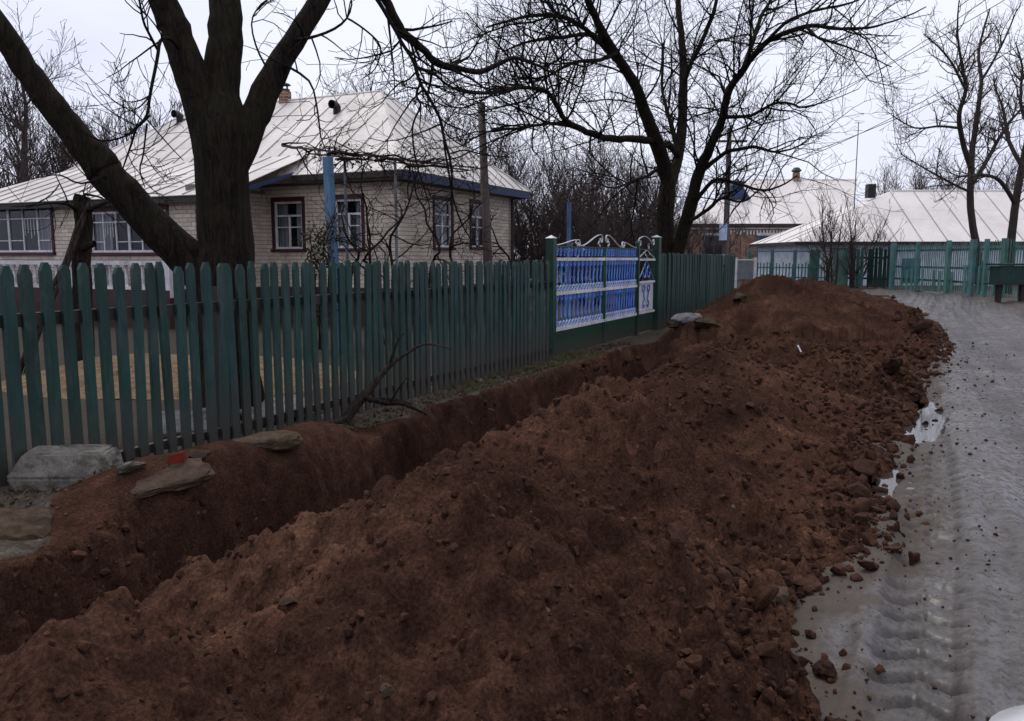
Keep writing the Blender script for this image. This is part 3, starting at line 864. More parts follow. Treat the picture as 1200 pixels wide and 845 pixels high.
for s in (-1, 1):
    ribbon(MB(), s_scroll(mid + s * .16, .50, 1.05, .26, s), .02, .014).build('scroll', MAT['blue'], wicket)
    ribbon(MB(), spiral((mid + s * .17, 1.28), .16, .05, math.pi * (.5), math.pi * (.5 + s * 1.6), 14), .02, .014).build('scroll', MAT['blue'], wicket)
    ribbon(MB(), [(mid + s * hw * .9, 1.14), (mid, 1.54)], .014, .012).build('rod', MAT['blue'], wicket)
    ribbon(MB(), [(mid + s * hw * .9, 1.60), (mid, 1.76)], .014, .012).build('rod', MAT['silver'], wicket)
p = [(a + (b - a) * t, Z_TOP + .25 * math.sin(math.pi * (.25 + .75 * t)) ** 1.0 - .0) for t in np.linspace(.02, .86, 10)]
p = spiral((p[0][0] + .08, p[0][1] - .06), .03, .10, math.pi * 2.4, math.pi * .8, 12) + p[1:] + spiral((p[-1][0] + .03, p[-1][1] + .07), .07, .03, -math.pi / 2, math.pi * 1.0, 10)[1:]
ribbon(MB(), p, .026, .012).build('top_curl', MAT['silver'], wicket)
for u_, hgt, w, lab in ((U_GATE0, 1.90, .13, 'square green gate post where the long picket fence meets the blue gate'), (U_WICK, 1.90, .08, 'slim green post between the double gate and the wicket'), (U_GATE1, 2.04, .17, 'tall thick green gate post beside the walnut tree')):
    gp = thing('gate_post', FP(u_), lab, 'post', 'gate posts')
    MB().box(FP(u_, (hgt - .5) / 2), AU * w / 2, AV * w / 2, AZ * (hgt + .5) / 2).build('shaft', MAT['green_sheet'], gp)
    c = FP(u_, hgt); q = w / 2 + .012
    mb = MB(); mb.v = [tuple(c + AU * sx * q + AV * sy * q) for sx, sy in ((-1, -1), (1, -1), (1, 1), (-1, 1))] + [tuple(c + AZ * .05)]
    mb.f = [(0, 1, 4), (1, 2, 4), (2, 3, 4), (3, 0, 4), (3, 2, 1, 0)]
    mb.build('cap', MAT['silver'] if w > .1 else MAT['green_sheet'], gp)

# ------------------------------------------------------------------ white brick house
HA = math.radians(155)
dA = np.array((math.cos(HA), math.sin(HA), 0)); dB = np.array((math.sin(HA), -math.cos(HA), 0))
C0 = at(474, 198, 19.0); C0[2] = 0
def H(a, b, z=0.0):
    return C0 + dA * a + dB * b + np.array((0, 0, z))
def house_hit(px, py, b):
    """where a sight line meets the wall plane b = const"""
    d = ray(px, py); o = np.array((0, 0, EYE)) - C0
    t = (b - o @ dB) / (d @ dB); p = o + d * t
    return p @ dA, p[2]
def house_hit_end(px, py, a):
    d = ray(px, py); o = np.array((0, 0, EYE)) - C0
    t = (a - o @ dA) / (d @ dA); p = o + d * t
    return p @ dB, p[2]
Z_EAVE = at(474, 198, 19.0)[2]
OV = .42
W_END = house_hit_end(622, 218, 0)[0]
# ridge from the two pixels of its ends
def ridge_hit(px, py):
    return house_hit(px, py, W_END / 2)
R_A0, Z_RIDGE = ridge_hit(447, 107)
R_A1 = ridge_hit(228, 122)[0]
LEN = R_A1 + R_A0
house = thing('brick_house', H(LEN / 2, W_END / 2, 0), 'white brick house with pale hipped metal roof behind the picket fence', 'house')
SLOPE = (Z_RIDGE - Z_EAVE) / (W_END / 2)
def clip(poly, k, lim, keep_greater):
    out = []
    for i in range(len(poly)):
        p, q = poly[i], poly[(i + 1) % len(poly)]
        ip = (p[k] >= lim) if keep_greater else (p[k] <= lim); iq = (q[k] >= lim) if keep_greater else (q[k] <= lim)
        if ip: out.append(p)
        if ip != iq:
            t = (lim - p[k]) / (q[k] - p[k]); out.append(p + (q - p) * t)
    return out
def sheet_roof(poly3, e1, parent, mat, seam_mat, pitch, name='roof_sheet', split=True, thick=.018, seam=(.022, .028), offset=0.0):
    """one roof slope as separate sheets between standing seams"""
    P = [np.array(p, float) for p in poly3]; e1 = np.array(e1, float); e1 /= np.linalg.norm(e1)
    nrm = np.zeros(3)
    for i in range(len(P)): nrm += np.cross(P[i], P[(i + 1) % len(P)])
    nrm /= np.linalg.norm(nrm)
    if nrm[2] < 0: nrm = -nrm
    e2 = np.cross(nrm, e1)
    if e2[2] < 0: e2 = -e2
    o = P[0]
    q = [np.array(((p - o) @ e1, (p - o) @ e2)) for p in P]
    s0, s1 = min(x[0] for x in q), max(x[0] for x in q)
    n = max(1, round((s1 - s0) / pitch))
    back = lambda x, lift=0.0: o + e1 * x[0] + e2 * x[1] + nrm * (lift + offset)
    for k in range(n):
        a, b = s0 + (s1 - s0) * k / n + .003, s0 + (s1 - s0) * (k + 1) / n - .003
        st = clip(clip(q, 0, a, True), 0, b, False)
        if len(st) < 3: continue
        t0, t1 = min(x[1] for x in st), max(x[1] for x in st)
        pieces = [st]
        if split and t1 - t0 > 2.0:
            cut = t0 + (t1 - t0) * (.42 if k % 2 else .6)
            pieces = [clip(st, 1, cut + .02, False), clip(st, 1, cut, True)]
        for j, pc in enumerate(pieces):
            if len(pc) < 3: continue
            poly = [back(x, j * .006) for x in pc]
            if np.dot(np.cross(poly[1] - poly[0], poly[2] - poly[0]), nrm) < 0: poly = poly[::-1]
            mb = MB(); mb.prism([p - nrm * thick for p in poly], nrm * thick)
            mb.build(name, mat, parent)
        if k < n - 1:
            s = s0 + (s1 - s0) * (k + 1) / n
            ts = []
            for i in range(len(q)):
                x, y = q[i], q[(i + 1) % len(q)]
                if (x[0] - s) * (y[0] - s) < 0: ts.append(x[1] + (y[1] - x[1]) * (s - x[0]) / (y[0] - x[0]))
            if len(ts) >= 2 and max(ts) - min(ts) > .15:
                mb = MB(); u0_, u1_ = back((s, min(ts) + .02), seam[1] / 2), back((s, max(ts) - .03), seam[1] / 2)
                mb.box((u0_ + u1_) / 2, (u1_ - u0_) / 2, e1 * seam[0] / 2, nrm * seam[1] / 2); mb.build('seam', seam_mat, parent)
roof = thing('roof', H(LEN / 2, W_END / 2, Z_EAVE), None, None)
roof.parent = house; roof.location = Vector(roof.location) - house.location
VER_A = house_hit(341, 203, 0)[0]             # where the lower veranda roof begins
VER_OUT, VER_IN = 2.3, .75
Z_VER_IN = Z_EAVE + VER_IN * SLOPE
Z_VER = at(248, 228, (H(VER_A, -VER_OUT))[1])[2]
c00, c10, c11, c01 = H(0, 0, Z_EAVE), H(LEN, 0, Z_EAVE), H(LEN, W_END, Z_EAVE), H(0, W_END, Z_EAVE)
r0, r1 = H(R_A0, W_END / 2, Z_RIDGE), H(R_A1, W_END / 2, Z_RIDGE)
sheet_roof([c00, c10, r1, r0], dA, roof, MAT['roof'], MAT['seam'], .62)
sheet_roof([c01, c00, r0], dB, roof, MAT['roof'], MAT['seam'], .58)
sheet_roof([c10, c11, r1], dB, roof, MAT['roof'], MAT['seam'], .62)
sheet_roof([c11, c01, r0, r1], dA, roof, MAT['roof'], MAT['seam'], .9)
v0, v1 = H(VER_A, -VER_OUT, Z_VER), H(LEN + .6, -VER_OUT, Z_VER)
sheet_roof([v0, v1, H(LEN - VER_IN * .95, VER_IN, Z_VER_IN), H(VER_A, VER_IN, Z_VER_IN)], dA, roof, MAT['roof'], MAT['seam'], .62, offset=.03)
for p, q in ((r0, r1), (r0, c00), (r0, c01), (r1, c10)):
    MB().tube([p + AZ * .01, q + AZ * .01], [.035, .035], 6).build('ridge_cap', MAT['roof'], roof)
# fascias, soffits, gutter
def board(name, p, q, w, h, mat, drop=0.0):
    MB().bar(p - AZ * (h / 2 + drop), q - AZ * (h / 2 + drop), w, h).build(name, mat, roof)
board('fascia', H(.03, .03, Z_EAVE - .02), H(.03, W_END - .03, Z_EAVE - .02), .03, .20, MAT['blue_board'])
board('fascia', H(.07, .03, Z_EAVE - .02), H(VER_A - .03, .03, Z_EAVE - .02), .03, .13, MAT['dark_wood'])
board('fascia', H(VER_A + .02, -VER_OUT + .04, Z_VER), H(LEN + .55, -VER_OUT + .04, Z_VER), .03, .13, MAT['dark_wood'])
board('verge_board', H(VER_A + .0, -VER_OUT - .02, Z_VER + .02), H(VER_A + .0, .1, Z_EAVE + .08), .03, .10, MAT['blue_board'])
for a0, a1, b0, b1, zz in ((.05, LEN - .05, .05, OV + .1, Z_EAVE - .20), (.05, OV + .1, OV + .12, W_END - .05, Z_EAVE - .215)):
    MB().box(H((a0 + a1) / 2, (b0 + b1) / 2, zz), dA * (a1 - a0) / 2, dB * (b1 - b0) / 2, AZ * .008).build('soffit', MAT['dark_wood'], roof)
# walls with openings: mortar backing plus separate bricks
ALL_BRICKS = []
def brick_wall(org, ex, nx, length, z0, z1, holes, parent, backing=True):
    """org = corner on the outer face; ex along the wall; nx outwards; holes (a0,a1,z0,z1)"""
    xs = sorted({0, length, *[h[0] for h in holes], *[h[1] for h in holes]}); zs = sorted({z0, z1, *[h[2] for h in holes], *[h[3] for h in holes]})
    mb = MB()
    for i in range(len(xs) - 1):
        for j in range(len(zs) - 1):
            cx_, cz = (xs[i] + xs[i + 1]) / 2, (zs[j] + zs[j + 1]) / 2
            if any(h[0] < cx_ < h[1] and h[2] < cz < h[3] for h in holes): continue
            mb.box(org + ex * cx_ + AZ * cz - nx * .14, ex * (xs[i + 1] - xs[i]) / 2, nx * .128, AZ * (zs[j + 1] - zs[j]) / 2)
    mb.build('wall', MAT['mortar'], parent)
    row = 0; z = z0; CH, BL, J = .098, .258, .013
    while z + CH <= z1 + 1e-6:
        spans = [(0.0, length)]
        for h in holes:
            if h[2] < z + CH - .01 and h[3] > z + .01:
                ns = []
                for s in spans:
                    if h[1] <= s[0] or h[0] >= s[1]: ns.append(s); continue
                    if h[0] > s[0]: ns.append((s[0], h[0]))
                    if h[1] < s[1]: ns.append((h[1], s[1]))
                spans = ns
        for s in spans:
            x = -(BL / 2) * (row % 2)
            while x < s[1]:
                a, b = max(x, s[0]), min(x + BL, s[1])
                if b - a > .05:
                    ALL_BRICKS.append((org + ex * (a + b) / 2 + AZ * (z + CH / 2), b - a - J, CH - J, ex, nx))
                x += BL
        z += CH; row += 1
def hole_from_px(x0, x1, y0, y1, plane, end=False):
    f = house_hit_end if end else house_hit
    a0, zt = f(x0, y0, plane); a1, _ = f(x1, y0, plane); _, zb = f((x0 + x1) / 2, y1, plane); _, zt = f((x0 + x1) / 2, y0, plane)
    return (min(a0, a1), max(a0, a1), zb, zt)
Z_PL = .86
WA0 = OV                                    # wall inset from eaves
side_a = house_hit(312, 260, OV)[0]         # veranda side wall meets the main front here
front_holes = [hole_from_px(320.5, 355, 236, 291, OV), hole_from_px(391.5, 424.5, 233, 290, OV)]
front_holes = [(h[0] - OV, h[1] - OV, h[2], h[3]) for h in front_holes]
brick_wall(H(OV, OV), dA, -dB, side_a - OV + .16, Z_PL, Z_EAVE - .19, front_holes, house)
end_holes = [hole_from_px(508, 529, 235, 289, OV, True), hole_from_px(551, 568.5, 239, 289, OV, True)]
end_holes = [(h[0] - OV - .001, h[1] - OV - .001, h[2], h[3]) for h in end_holes]
brick_wall(H(OV, OV) + dB * .001, dB, -dA, W_END - 2 * OV, Z_PL, Z_EAVE - .19, end_holes, house)
VB = -VER_OUT + .35                         # veranda front wall plane
brick_wall(H(side_a, OV - .003), -dB, -dA, OV - VB, Z_PL, Z_VER + .30, [], house)
ver_holes = [hole_from_px(-42, 60, 243, 295, VB), hole_from_px(104, 196, 247, 295, VB)]
ver_holes = [(h[0] - side_a, h[1] - side_a, h[2], h[3]) for h in ver_holes]
brick_wall(H(side_a, VB), dA, -dB, LEN + .2 - side_a, Z_PL, Z_VER - .02, ver_holes, house)
mb = MB()
for p, q in ((H(OV, OV), H(side_a, OV)), (H(OV, OV), H(OV, W_END - OV)), (H(side_a, VB), H(LEN + .2, VB)), (H(side_a, OV), H(side_a, VB))):
    MB().bar(p + AZ * .27 - (p + q - 2 * H(LEN / 2, W_END / 2)) / 2 * 0, q + AZ * .27, .3 if p is not q else .3, 1.15).build('plinth', MAT['plinth'], house)
cam_p = np.array((0, 0, EYE))
vis = [b for b in ALL_BRICKS if b[0][2] > 1.5]
vis.sort(key=lambda b: np.linalg.norm(b[0] - cam_p))
single = vis[:300]; ids = {id(b) for b in single}
_brick_cache = {}
for c, L, h, ex, nx in single:
    key = round(L, 2)
    if key not in _brick_cache:
        m_ = MB(); m_.box((0, 0, 0), (L / 2, 0, 0), (0, .010, 0), (0, 0, h / 2)); me = bpy.data.meshes.new('brick'); me.from_pydata(m_.v, [], m_.f); me.materials.append(MAT['brick']); me.update(); _brick_cache[key] = me
    o = bpy.data.objects.new('brick', _brick_cache[key]); COL.objects.link(o); o.parent = house
    o.location = Vector(c - nx * (.004 + random.uniform(-.003, .003))) - house.location
    o.rotation_euler = (0, random.gauss(0, .002), math.atan2(ex[1], ex[0]))
mb = MB()
for b in ALL_BRICKS:
    if id(b) in ids: continue
    c, L, h, ex, nx = b
    mb.box(c - nx * (.004 + random.uniform(-.003, .003)), ex * L / 2, nx * .010, AZ * h / 2)
tag(mb.build('brickwork', MAT['brick_many'], house), kind='stuff')
# windows
def window(org, ex, nx, hole, parent, kind):
    a0, a1, z0, z1 = hole
    w = thing('window', org + ex * (a0 + a1) / 2 + AZ * z0, None, None)
    w.parent = parent; w.location = Vector(w.location) - parent.location
    P = lambda a, z, dep=0.0: org + ex * a + AZ * z + nx * dep
    fw = .055
    s = MB()
    for (p, q, ww) in ((P(a0 - .02, z0 - .02), P(a0 - .02, z1 + .02), .075), (P(a1 + .02, z0 - .02), P(a1 + .02, z1 + .02), .075)):
        s.box((p + q) / 2 + nx * .012, ex * ww / 2, nx * .03, AZ * (z1 - z0 + .04) / 2)
    s.box(P((a0 + a1) / 2, z1 + .055, .012), ex * ((a1 - a0) / 2 + .058), nx * .03, AZ * .055)
    s.build('surround', MAT['maroon'], w)
    MB().box(P((a0 + a1) / 2, z0 - .055, .035), ex * ((a1 - a0) / 2 + .075), nx * .06, AZ * .035).build('sill', MAT['maroon'], w)
    i0, i1, k0, k1 = a0 + .018, a1 - .018, z0 - .018, z1 - .002
    f = MB()
    for a in (i0 + fw / 2, i1 - fw / 2): f.box(P(a, (k0 + k1) / 2, -.035), ex * fw / 2, nx * .025, AZ * (k1 - k0) / 2)
    for z in (k0 + fw / 2, k1 - fw / 2): f.box(P((i0 + i1) / 2, z, -.035), ex * ((i1 - i0) / 2 - fw - .001), nx * .024, AZ * fw / 2)
    f.build('frame', MAT['white'], w)
    if kind == 'tee':
        zt = k0 + (k1 - k0) * .70; zc = k0 + (k1 - k0) * .46; am = (i0 + i1) / 2
        MB().box(P(am, zt, -.036), ex * ((i1 - i0) / 2 - fw - .001), nx * .02, AZ * .024).build('transom', MAT['white'], w)
        MB().box(P(am, (k0 + zt) / 2, -.037), ex * .026, nx * .018, AZ * ((zt - k0) / 2 - .026)).build('mullion', MAT['white'], w)
        for s_ in (-1, 1):
            MB().box(P(am + s_ * ((i1 - i0) / 4 - fw / 4), zc, -.038), ex * ((i1 - i0) / 4 - fw / 2 - .016), nx * .014, AZ * .013).build('glazing_bar', MAT['white'], w)
        panes = [(i0 + fw, i1 - fw, zt + .024, k1 - fw), (i0 + fw, am - .026, k0 + fw, zt - .024), (am + .026, i1 - fw, k0 + fw, zt - .024)]
    else:
        n = 6; panes = []
        zt = k0 + (k1 - k0) * .74; zl = k0 + (k1 - k0) * .26
        for k in range(1, n):
            a = i0 + (i1 - i0) * k / n; wd = .035 if k == 3 else .016
            MB().box(P(a, (k0 + k1) / 2, -.036), ex * wd, nx * .02, AZ * ((k1 - k0) / 2 - fw)).build('mullion', MAT['white'], w)
        for half in (0, 1):
            am = i0 + (i1 - i0) * (.25 + .5 * half)
            MB().box(P(am, zt, -.037), ex * ((i1 - i0) / 4 - fw), nx * .016, AZ * .012).build('glazing_bar', MAT['white'], w)
            for s_ in (-1, 1):
                MB().box(P(am + s_ * (i1 - i0) / 6, zl, -.037), ex * ((i1 - i0) / 12 - .02), nx * .014, AZ * .011).build('glazing_bar', MAT['white'], w)
            for k in range(5):       # short white slats in the middle light
                MB().box(P(am + (k - 2) * (i1 - i0) / 6 * .2, zt - (k1 - k0) * (.16 + .03 * (k % 3)), -.045), ex * .009, nx * .006, AZ * (k1 - k0) * (.16 + .03 * (k % 3) - .012)).build('slat', MAT['white'], w)
        for k in range(n):
            panes.append((i0 + (i1 - i0) * k / n + .02, i0 + (i1 - i0) * (k + 1) / n - .02, k0 + fw, k1 - fw))
    for (pa, pb, pz, pt) in panes:
        MB().box(P((pa + pb) / 2, (pz + pt) / 2, -.047), ex * ((pb - pa) / 2 + .004), nx * .002, AZ * ((pt - pz) / 2 + .004)).build('pane', MAT['glass'], w)
    # curtains hanging inside and the dim room behind
    for s_ in (-1, 1):
        cm = MB(); n = 14
        ca, cb = (i0 + .02, i0 + (i1 - i0) * (.34 if kind == 'tee' else .22)) if s_ < 0 else (i1 - (i1 - i0) * (.34 if kind == 'tee' else .22), i1 - .02)
        pts = [P(ca + (cb - ca) * k / n, 0, -.16 + .02 * math.sin(k * 1.9)) for k in range(n + 1)]
        for k in range(n + 1): cm.v += [tuple(pts[k] + AZ * (z0 + .0)), tuple(pts[k] + AZ * (z1 - .02))]
        for k in range(n): cm.f.append((2 * k, 2 * k + 2, 2 * k + 3, 2 * k + 1))
        cm.build('curtain', MAT['curtain'], w, smooth=True)
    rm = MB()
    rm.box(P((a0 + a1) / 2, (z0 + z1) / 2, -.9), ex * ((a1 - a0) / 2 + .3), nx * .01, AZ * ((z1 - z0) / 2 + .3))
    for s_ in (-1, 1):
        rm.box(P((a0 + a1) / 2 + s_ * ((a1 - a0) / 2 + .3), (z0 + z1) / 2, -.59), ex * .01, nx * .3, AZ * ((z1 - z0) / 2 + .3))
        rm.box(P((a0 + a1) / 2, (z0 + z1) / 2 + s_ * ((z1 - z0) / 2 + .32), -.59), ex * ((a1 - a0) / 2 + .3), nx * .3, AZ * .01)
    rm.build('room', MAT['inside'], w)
for h in front_holes: window(H(OV, OV), dA, -dB, h, house, 'tee')
for h in end_holes: window(H(OV, OV), dB, -dA, h, house, 'tee')
for h in ver_holes: window(H(side_a, VB), dA, -dB, h, house, 'wide')
# downpipe and roof fittings
MB().tube([H(OV - .08, W_END - .62, Z_EAVE - .25), H(OV - .08, W_END - .62, .1)], [.045, .045], 8).build('downpipe', MAT['dark_metal'], house)
def on_front_slope(px, py):
    n = np.cross(dA, dB * 1 + AZ * SLOPE); d = ray(px, py)
    t = ((c00 - cam_p) @ n) / (d @ n); return cam_p + d * t
for px, py in ((395, 132), (211, 142)):
    p = on_front_slope(px, py)
    v = MB(); v.tube([p - AZ * .1, p + AZ * .16, p + AZ * .20 - dB * .10, p + AZ * .19 - dB * .24], [.11, .11, .11, .12], 10, cap=False)
    v.build('roof_vent', MAT['dark_metal'], roof, smooth=True)
p = H(ridge_hit(334, 113)[0], W_END / 2, Z_RIDGE)
ch = MB(); ch.box(p + AZ * .08, dA * .13, dB * .13, AZ * .20)
cho = ch.build('chimney', MAT['redbrick'], roof)
cp = MB(); cp.tube([p + AZ * .28, p + AZ * .34], [.15, .15], 10)
for k in range(4): cp.box(p + AZ * .40 + dA * .1 * math.cos(k * 1.571) + dB * .1 * math.sin(k * 1.571), dA * .015, dB * .015, AZ * .06)
cp.tube([p + AZ * .46, p + AZ * .49, p + AZ * .55], [.19, .16, .02], 10); cp.build('chimney_cowl', MAT['dark_metal'], roof)

# white balustrade in front of the veranda
bal = thing('balustrade', H((side_a + LEN) / 2, VB - .7), 'low white balustrade of turned balusters in front of the house, seen over the fence rail', 'balustrade')
a = side_a + .2; b_ = VB - .7
prof = [(0, .05), (.04, .05), (.05, .03), (.18, .055), (.30, .03), (.40, .028), (.46, .045), (.50, .05)]
bm = MB(); bm.tube([(0, 0, z) for z, r in prof], [r for z, r in prof], 8)
bme = bpy.data.meshes.new('baluster'); bme.from_pydata(bm.v, [], bm.f); bme.materials.append(MAT['white']); bme.update()
while a < LEN + .2:
    o = bpy.data.objects.new('baluster', bme); COL.objects.link(o); o.parent = bal
    o.location = Vector(H(a, b_, .93)) - bal.location
    a += .27
L0, L1 = H(side_a + .05, b_), H(LEN + .3, b_)
MB().bar(L0 + AZ * 1.475, L1 + AZ * 1.475, .20, .09).build('handrail', MAT['white'], bal)
MB().bar(L0 + AZ * .895, L1 + AZ * .895, .20, .07).build('base_rail', MAT['white'], bal)
MB().bar(L0 + AZ * .68, L1 + AZ * .68, .24, .36).build('base_wall', MAT['maroon'], bal)
MB().bar(L0 + AZ * .20, L1 + AZ * .20, .3, .60).build('footing', MAT['plinth'], bal)
for k in range(5):
    c = H(side_a + .12 + k * (LEN - side_a) / 4, b_, 1.1)
    MB().box(c, dA * .08, dB * .11, AZ * .41).build('pier', MAT['white'], bal)
#PART3
# ------------------------------------------------------------------ trees
def smooth_path(P, R, sub):
    P = np.array(P, float); R = np.array(R, float)
    Q, S = [], []
    n = len(P)
    for i in range(n - 1):
        p0 = P[max(i - 1, 0)]; p1 = P[i]; p2 = P[i + 1]; p3 = P[min(i + 2, n - 1)]
        for k in range(sub):
            t = k / sub
            Q.append(.5 * ((2 * p1) + (-p0 + p2) * t + (2 * p0 - 5 * p1 + 4 * p2 - p3) * t * t + (-p0 + 3 * p1 - 3 * p2 + p3) * t ** 3))
            S.append(R[i] * (1 - t) + R[i + 1] * t)
    Q.append(P[-1]); S.append(R[-1])
    return np.array(Q), np.array(S)
def unit(v):
    return v / (np.linalg.norm(v) + 1e-9)
class Tree:
    def __init__(self, seed, twig_r=.006, curl=.35, up=.25, dens=(3.0, 4.2, 5.0), lens=(1.6, .62, .26), minr=.0035):
        self.r = np.random.default_rng(seed)
        self.wood, self.twigs = Tubes(), Tubes()
        self.twig_r, self.curl, self.up, self.dens, self.lens, self.minr = twig_r, curl, up, dens, lens, minr
    def limb(self, P, R, sides=10, sub=4, level=0, start=.15, spread=1.0, thick=True, dens=1.0, lmul=1.0):
        Q, S = smooth_path(P, R, sub)
        wob = self.r.normal(0, 1, Q.shape) * np.minimum(S[:, None] * .10, .006)
        wob[0] = 0
        (self.wood if thick else self.twigs).add(Q + wob, S, sides)
        self.sprout(Q, S, level, start, spread, dens, lmul)
    def sprout(self, Q, S, level, start=.15, spread=1.0, dens=1.0, lmul=1.0):
        if level >= len(self.lens): return
        seg = np.linalg.norm(np.diff(Q, axis=0), axis=1); cum = np.concatenate([[0], np.cumsum(seg)]); L = cum[-1]
        n = self.r.poisson(self.dens[level] * L * dens * (1 - start))
        if level > 0: n = max(n, 1)
        for d in np.sort(self.r.uniform(start, 1.0, n)) * L:
            i = min(np.searchsorted(cum, d) - 1, len(seg) - 1); i = max(i, 0)
            t = (d - cum[i]) / (seg[i] + 1e-9)
            p = Q[i] * (1 - t) + Q[i + 1] * t; rad = S[i] * (1 - t) + S[i + 1] * t
            T = unit(Q[i + 1] - Q[i])
            side = unit(np.cross(T, self.r.normal(0, 1, 3)))
            ang = self.r.uniform(.55, 1.25) * spread
            D = unit(T * math.cos(ang) + side * math.sin(ang) + np.array((0, 0, self.up * .6)))
            ln = self.lens[level] * self.r.uniform(.45, 1.35) * lmul * (1.15 - .45 * d / L)
            r0 = min(rad * .62, self.twig_r * (2.7, 1.5, .95)[min(level, 2) if len(self.lens) == 3 else min(level + 1, 2)] * self.r.uniform(.8, 1.2))
            self.shoot(p, D, ln, r0, level + 1, lmul)
    def shoot(self, p, D, ln, r0, level, lmul):
        k = (6, 5, 4)[min(level - 1, 2)]
        P = [p]; step = ln / (k - 1)
        bend = self.r.normal(0, self.curl, 3)
        for j in range(k - 1):
            D = unit(D + self.r.normal(0, self.curl * .55, 3) + bend * .3 + np.array((0, 0, self.up * .35)))
            P.append(P[-1] + D * step)
        P = np.array(P); R = np.linspace(r0, max(self.minr, r0 * .35), k)
        self.twigs.add(P, R, 4 if level == 1 else 3)
        self.sprout(P, R, level, .12, 1.0, 1.0, 1.0)
    def build(self, name, loc, label, mats, group=None, category='tree', jitter=0.0):
        t = thing(name, loc, label, category, group)
        self.wood.build('trunk', mats[0], t, jitter)
        self.twigs.build('crown', mats[1], t)
        return t
def px_limb(pts, Ybase):
    """(px, py, depth offset, half width in px) -> points and radii"""
    P = [at(x, y, Ybase + dy) for x, y, dy, r in pts]
    R = [r * (Ybase + dy) / F for x, y, dy, r in pts]
    return P, R

# the big walnut just inside the fence
T1 = Tree(11, twig_r=.0062, curl=.33, up=.18, dens=(3.2, 5.0, 4.5), lens=(1.1, .44, .19), minr=.003)
Y1 = 8.0
def t1(pts, sides=10, **kw):
    P, R = px_limb([(x, y, dy, r * .82) for x, y, dy, r in pts], Y1); T1.limb(P, R, sides, **kw)
t1([(272, 505, 0, 60), (268, 470, 0, 49), (266, 420, 0, 43), (265, 350, 0, 40), (265, 300, 0, 38.5), (262, 240, 0, 36), (259, 190, 0, 36), (257, 150, 0, 36), (258, 110, .05, 27), (264, 60, .1, 23), (263, 0, .2, 20.5), (260, -110, .4, 17), (270, -260, .7, 12), (262, -420, 1.0, 7)], 26, start=.75, dens=.6, lmul=1.6)
t1([(250, 190, 0, 24), (238, 130, -.05, 25), (222, 80, -.1, 23), (205, 35, -.15, 20.5), (186, -15, -.2, 18), (150, -110, -.5, 14), (110, -240, -.9, 9), (90, -370, -1.1, 5)], 18, start=.5, dens=.6, lmul=1.5)
t1([(272, 195, 0, 22), (296, 142, .1, 20), (316, 98, .2, 18), (338, 58, .3, 15.5), (362, 18, .4, 14), (395, -40, .55, 12), (450, -150, .8, 9), (500, -270, 1.2, 5)], 18, start=.6, dens=.6, lmul=1.5)
t1([(258, 345, 0, 30), (236, 318, -.02, 30), (205, 288, -.1, 26), (165, 248, -.2, 24), (128, 207, -.3, 23.5), (118, 192, -.32, 24.5), (88, 158, -.4, 20), (52, 112, -.5, 18), (18, 62, -.6, 16.5), (-30, -10, -.8, 15), (-110, -120, -1.1, 11), (-170, -240, -1.3, 6)], 20, start=.75, dens=.6, lmul=1.4)
def drop(pts, dens=1.0, lmul=.8, sides=6, start=.1):
    t1([(x, y, dy, r * .72) for x, y, dy, r in pts], sides, thick=False, level=0, start=start, dens=dens * 1.7, lmul=lmul, sub=3)
# drooping boughs whose crown parts hang into the picture
drop([(214, 62, -.14, 3.6), (200, 46, -.5, 3.5), (188, 48, -.8, 3.4), (184, 72, -.9, 3.2), (176, 110, -1.0, 3), (172, 135, -1.05, 2.6), (160, 150, -1.1, 2.2), (152, 175, -1.15, 1.9), (143, 200, -1.2, 1.3)], 1.0, .5)
drop([(186, 60, -.8, 3), (170, 30, -.9, 2.4), (164, 5, -1.0, 2.0), (158, -30, -1.0, 1.8)], 1.2, .5)
drop([(176, 135, -1.0, 2.2), (150, 158, -1.1, 2.0), (118, 165, -1.2, 1.6), (92, 150, -1.3, 1.0)], .9, .45)
drop([(172, 145, -1.0, 1.8), (168, 180, -1.1, 1.6), (164, 200, -1.2, 1.5), (170, 220, -1.2, .9)], .8, .4)
drop([(172, 140, -1.05, 1.6), (196, 168, -1.1, 1.3), (215, 188, -1.1, .8)], .6, .3)
drop([(70, 215, -.9, 1.0), (60, 228, -1.0, 1.5), (38, 240, -1.1, 1.3), (14, 242, -1.1, .8)], 1.2, .4)
drop([(128, 205, -.4, 2.2), (95, 215, -.8, 2.0), (70, 205, -.9, 1.6), (48, 208, -1.0, 1.0)], 1.2, .5)
drop([(346, 47, .33, 3.6), (372, 42, -.3, 2.6), (400, 28, -.5, 2.4), (412, 5, -.6, 1.6), (405, -30, -.6, 1.4)], 1.2, .6)
drop([(330, 74, .26, 3.0), (362, 95, -.3, 2.2), (372, 130, -.4, 1.9), (376, 160, -.5, 1.5), (384, 182, -.5, 1.0)], 1.0, .5)
drop([(408, 22, -.4, 2.0), (428, 35, -.4, 1.8), (446, 55, -.4, 1.6), (440, 80, -.45, 1.2), (425, 92, -.5, .8)], 1.1, .45)
drop([(322, 92, .22, 2.4), (304, 64, .1, 2.0), (295, 28, .1, 1.6), (306, 5, .1, 1.4), (330, -10, .1, 1.2)], 1.3, .5)
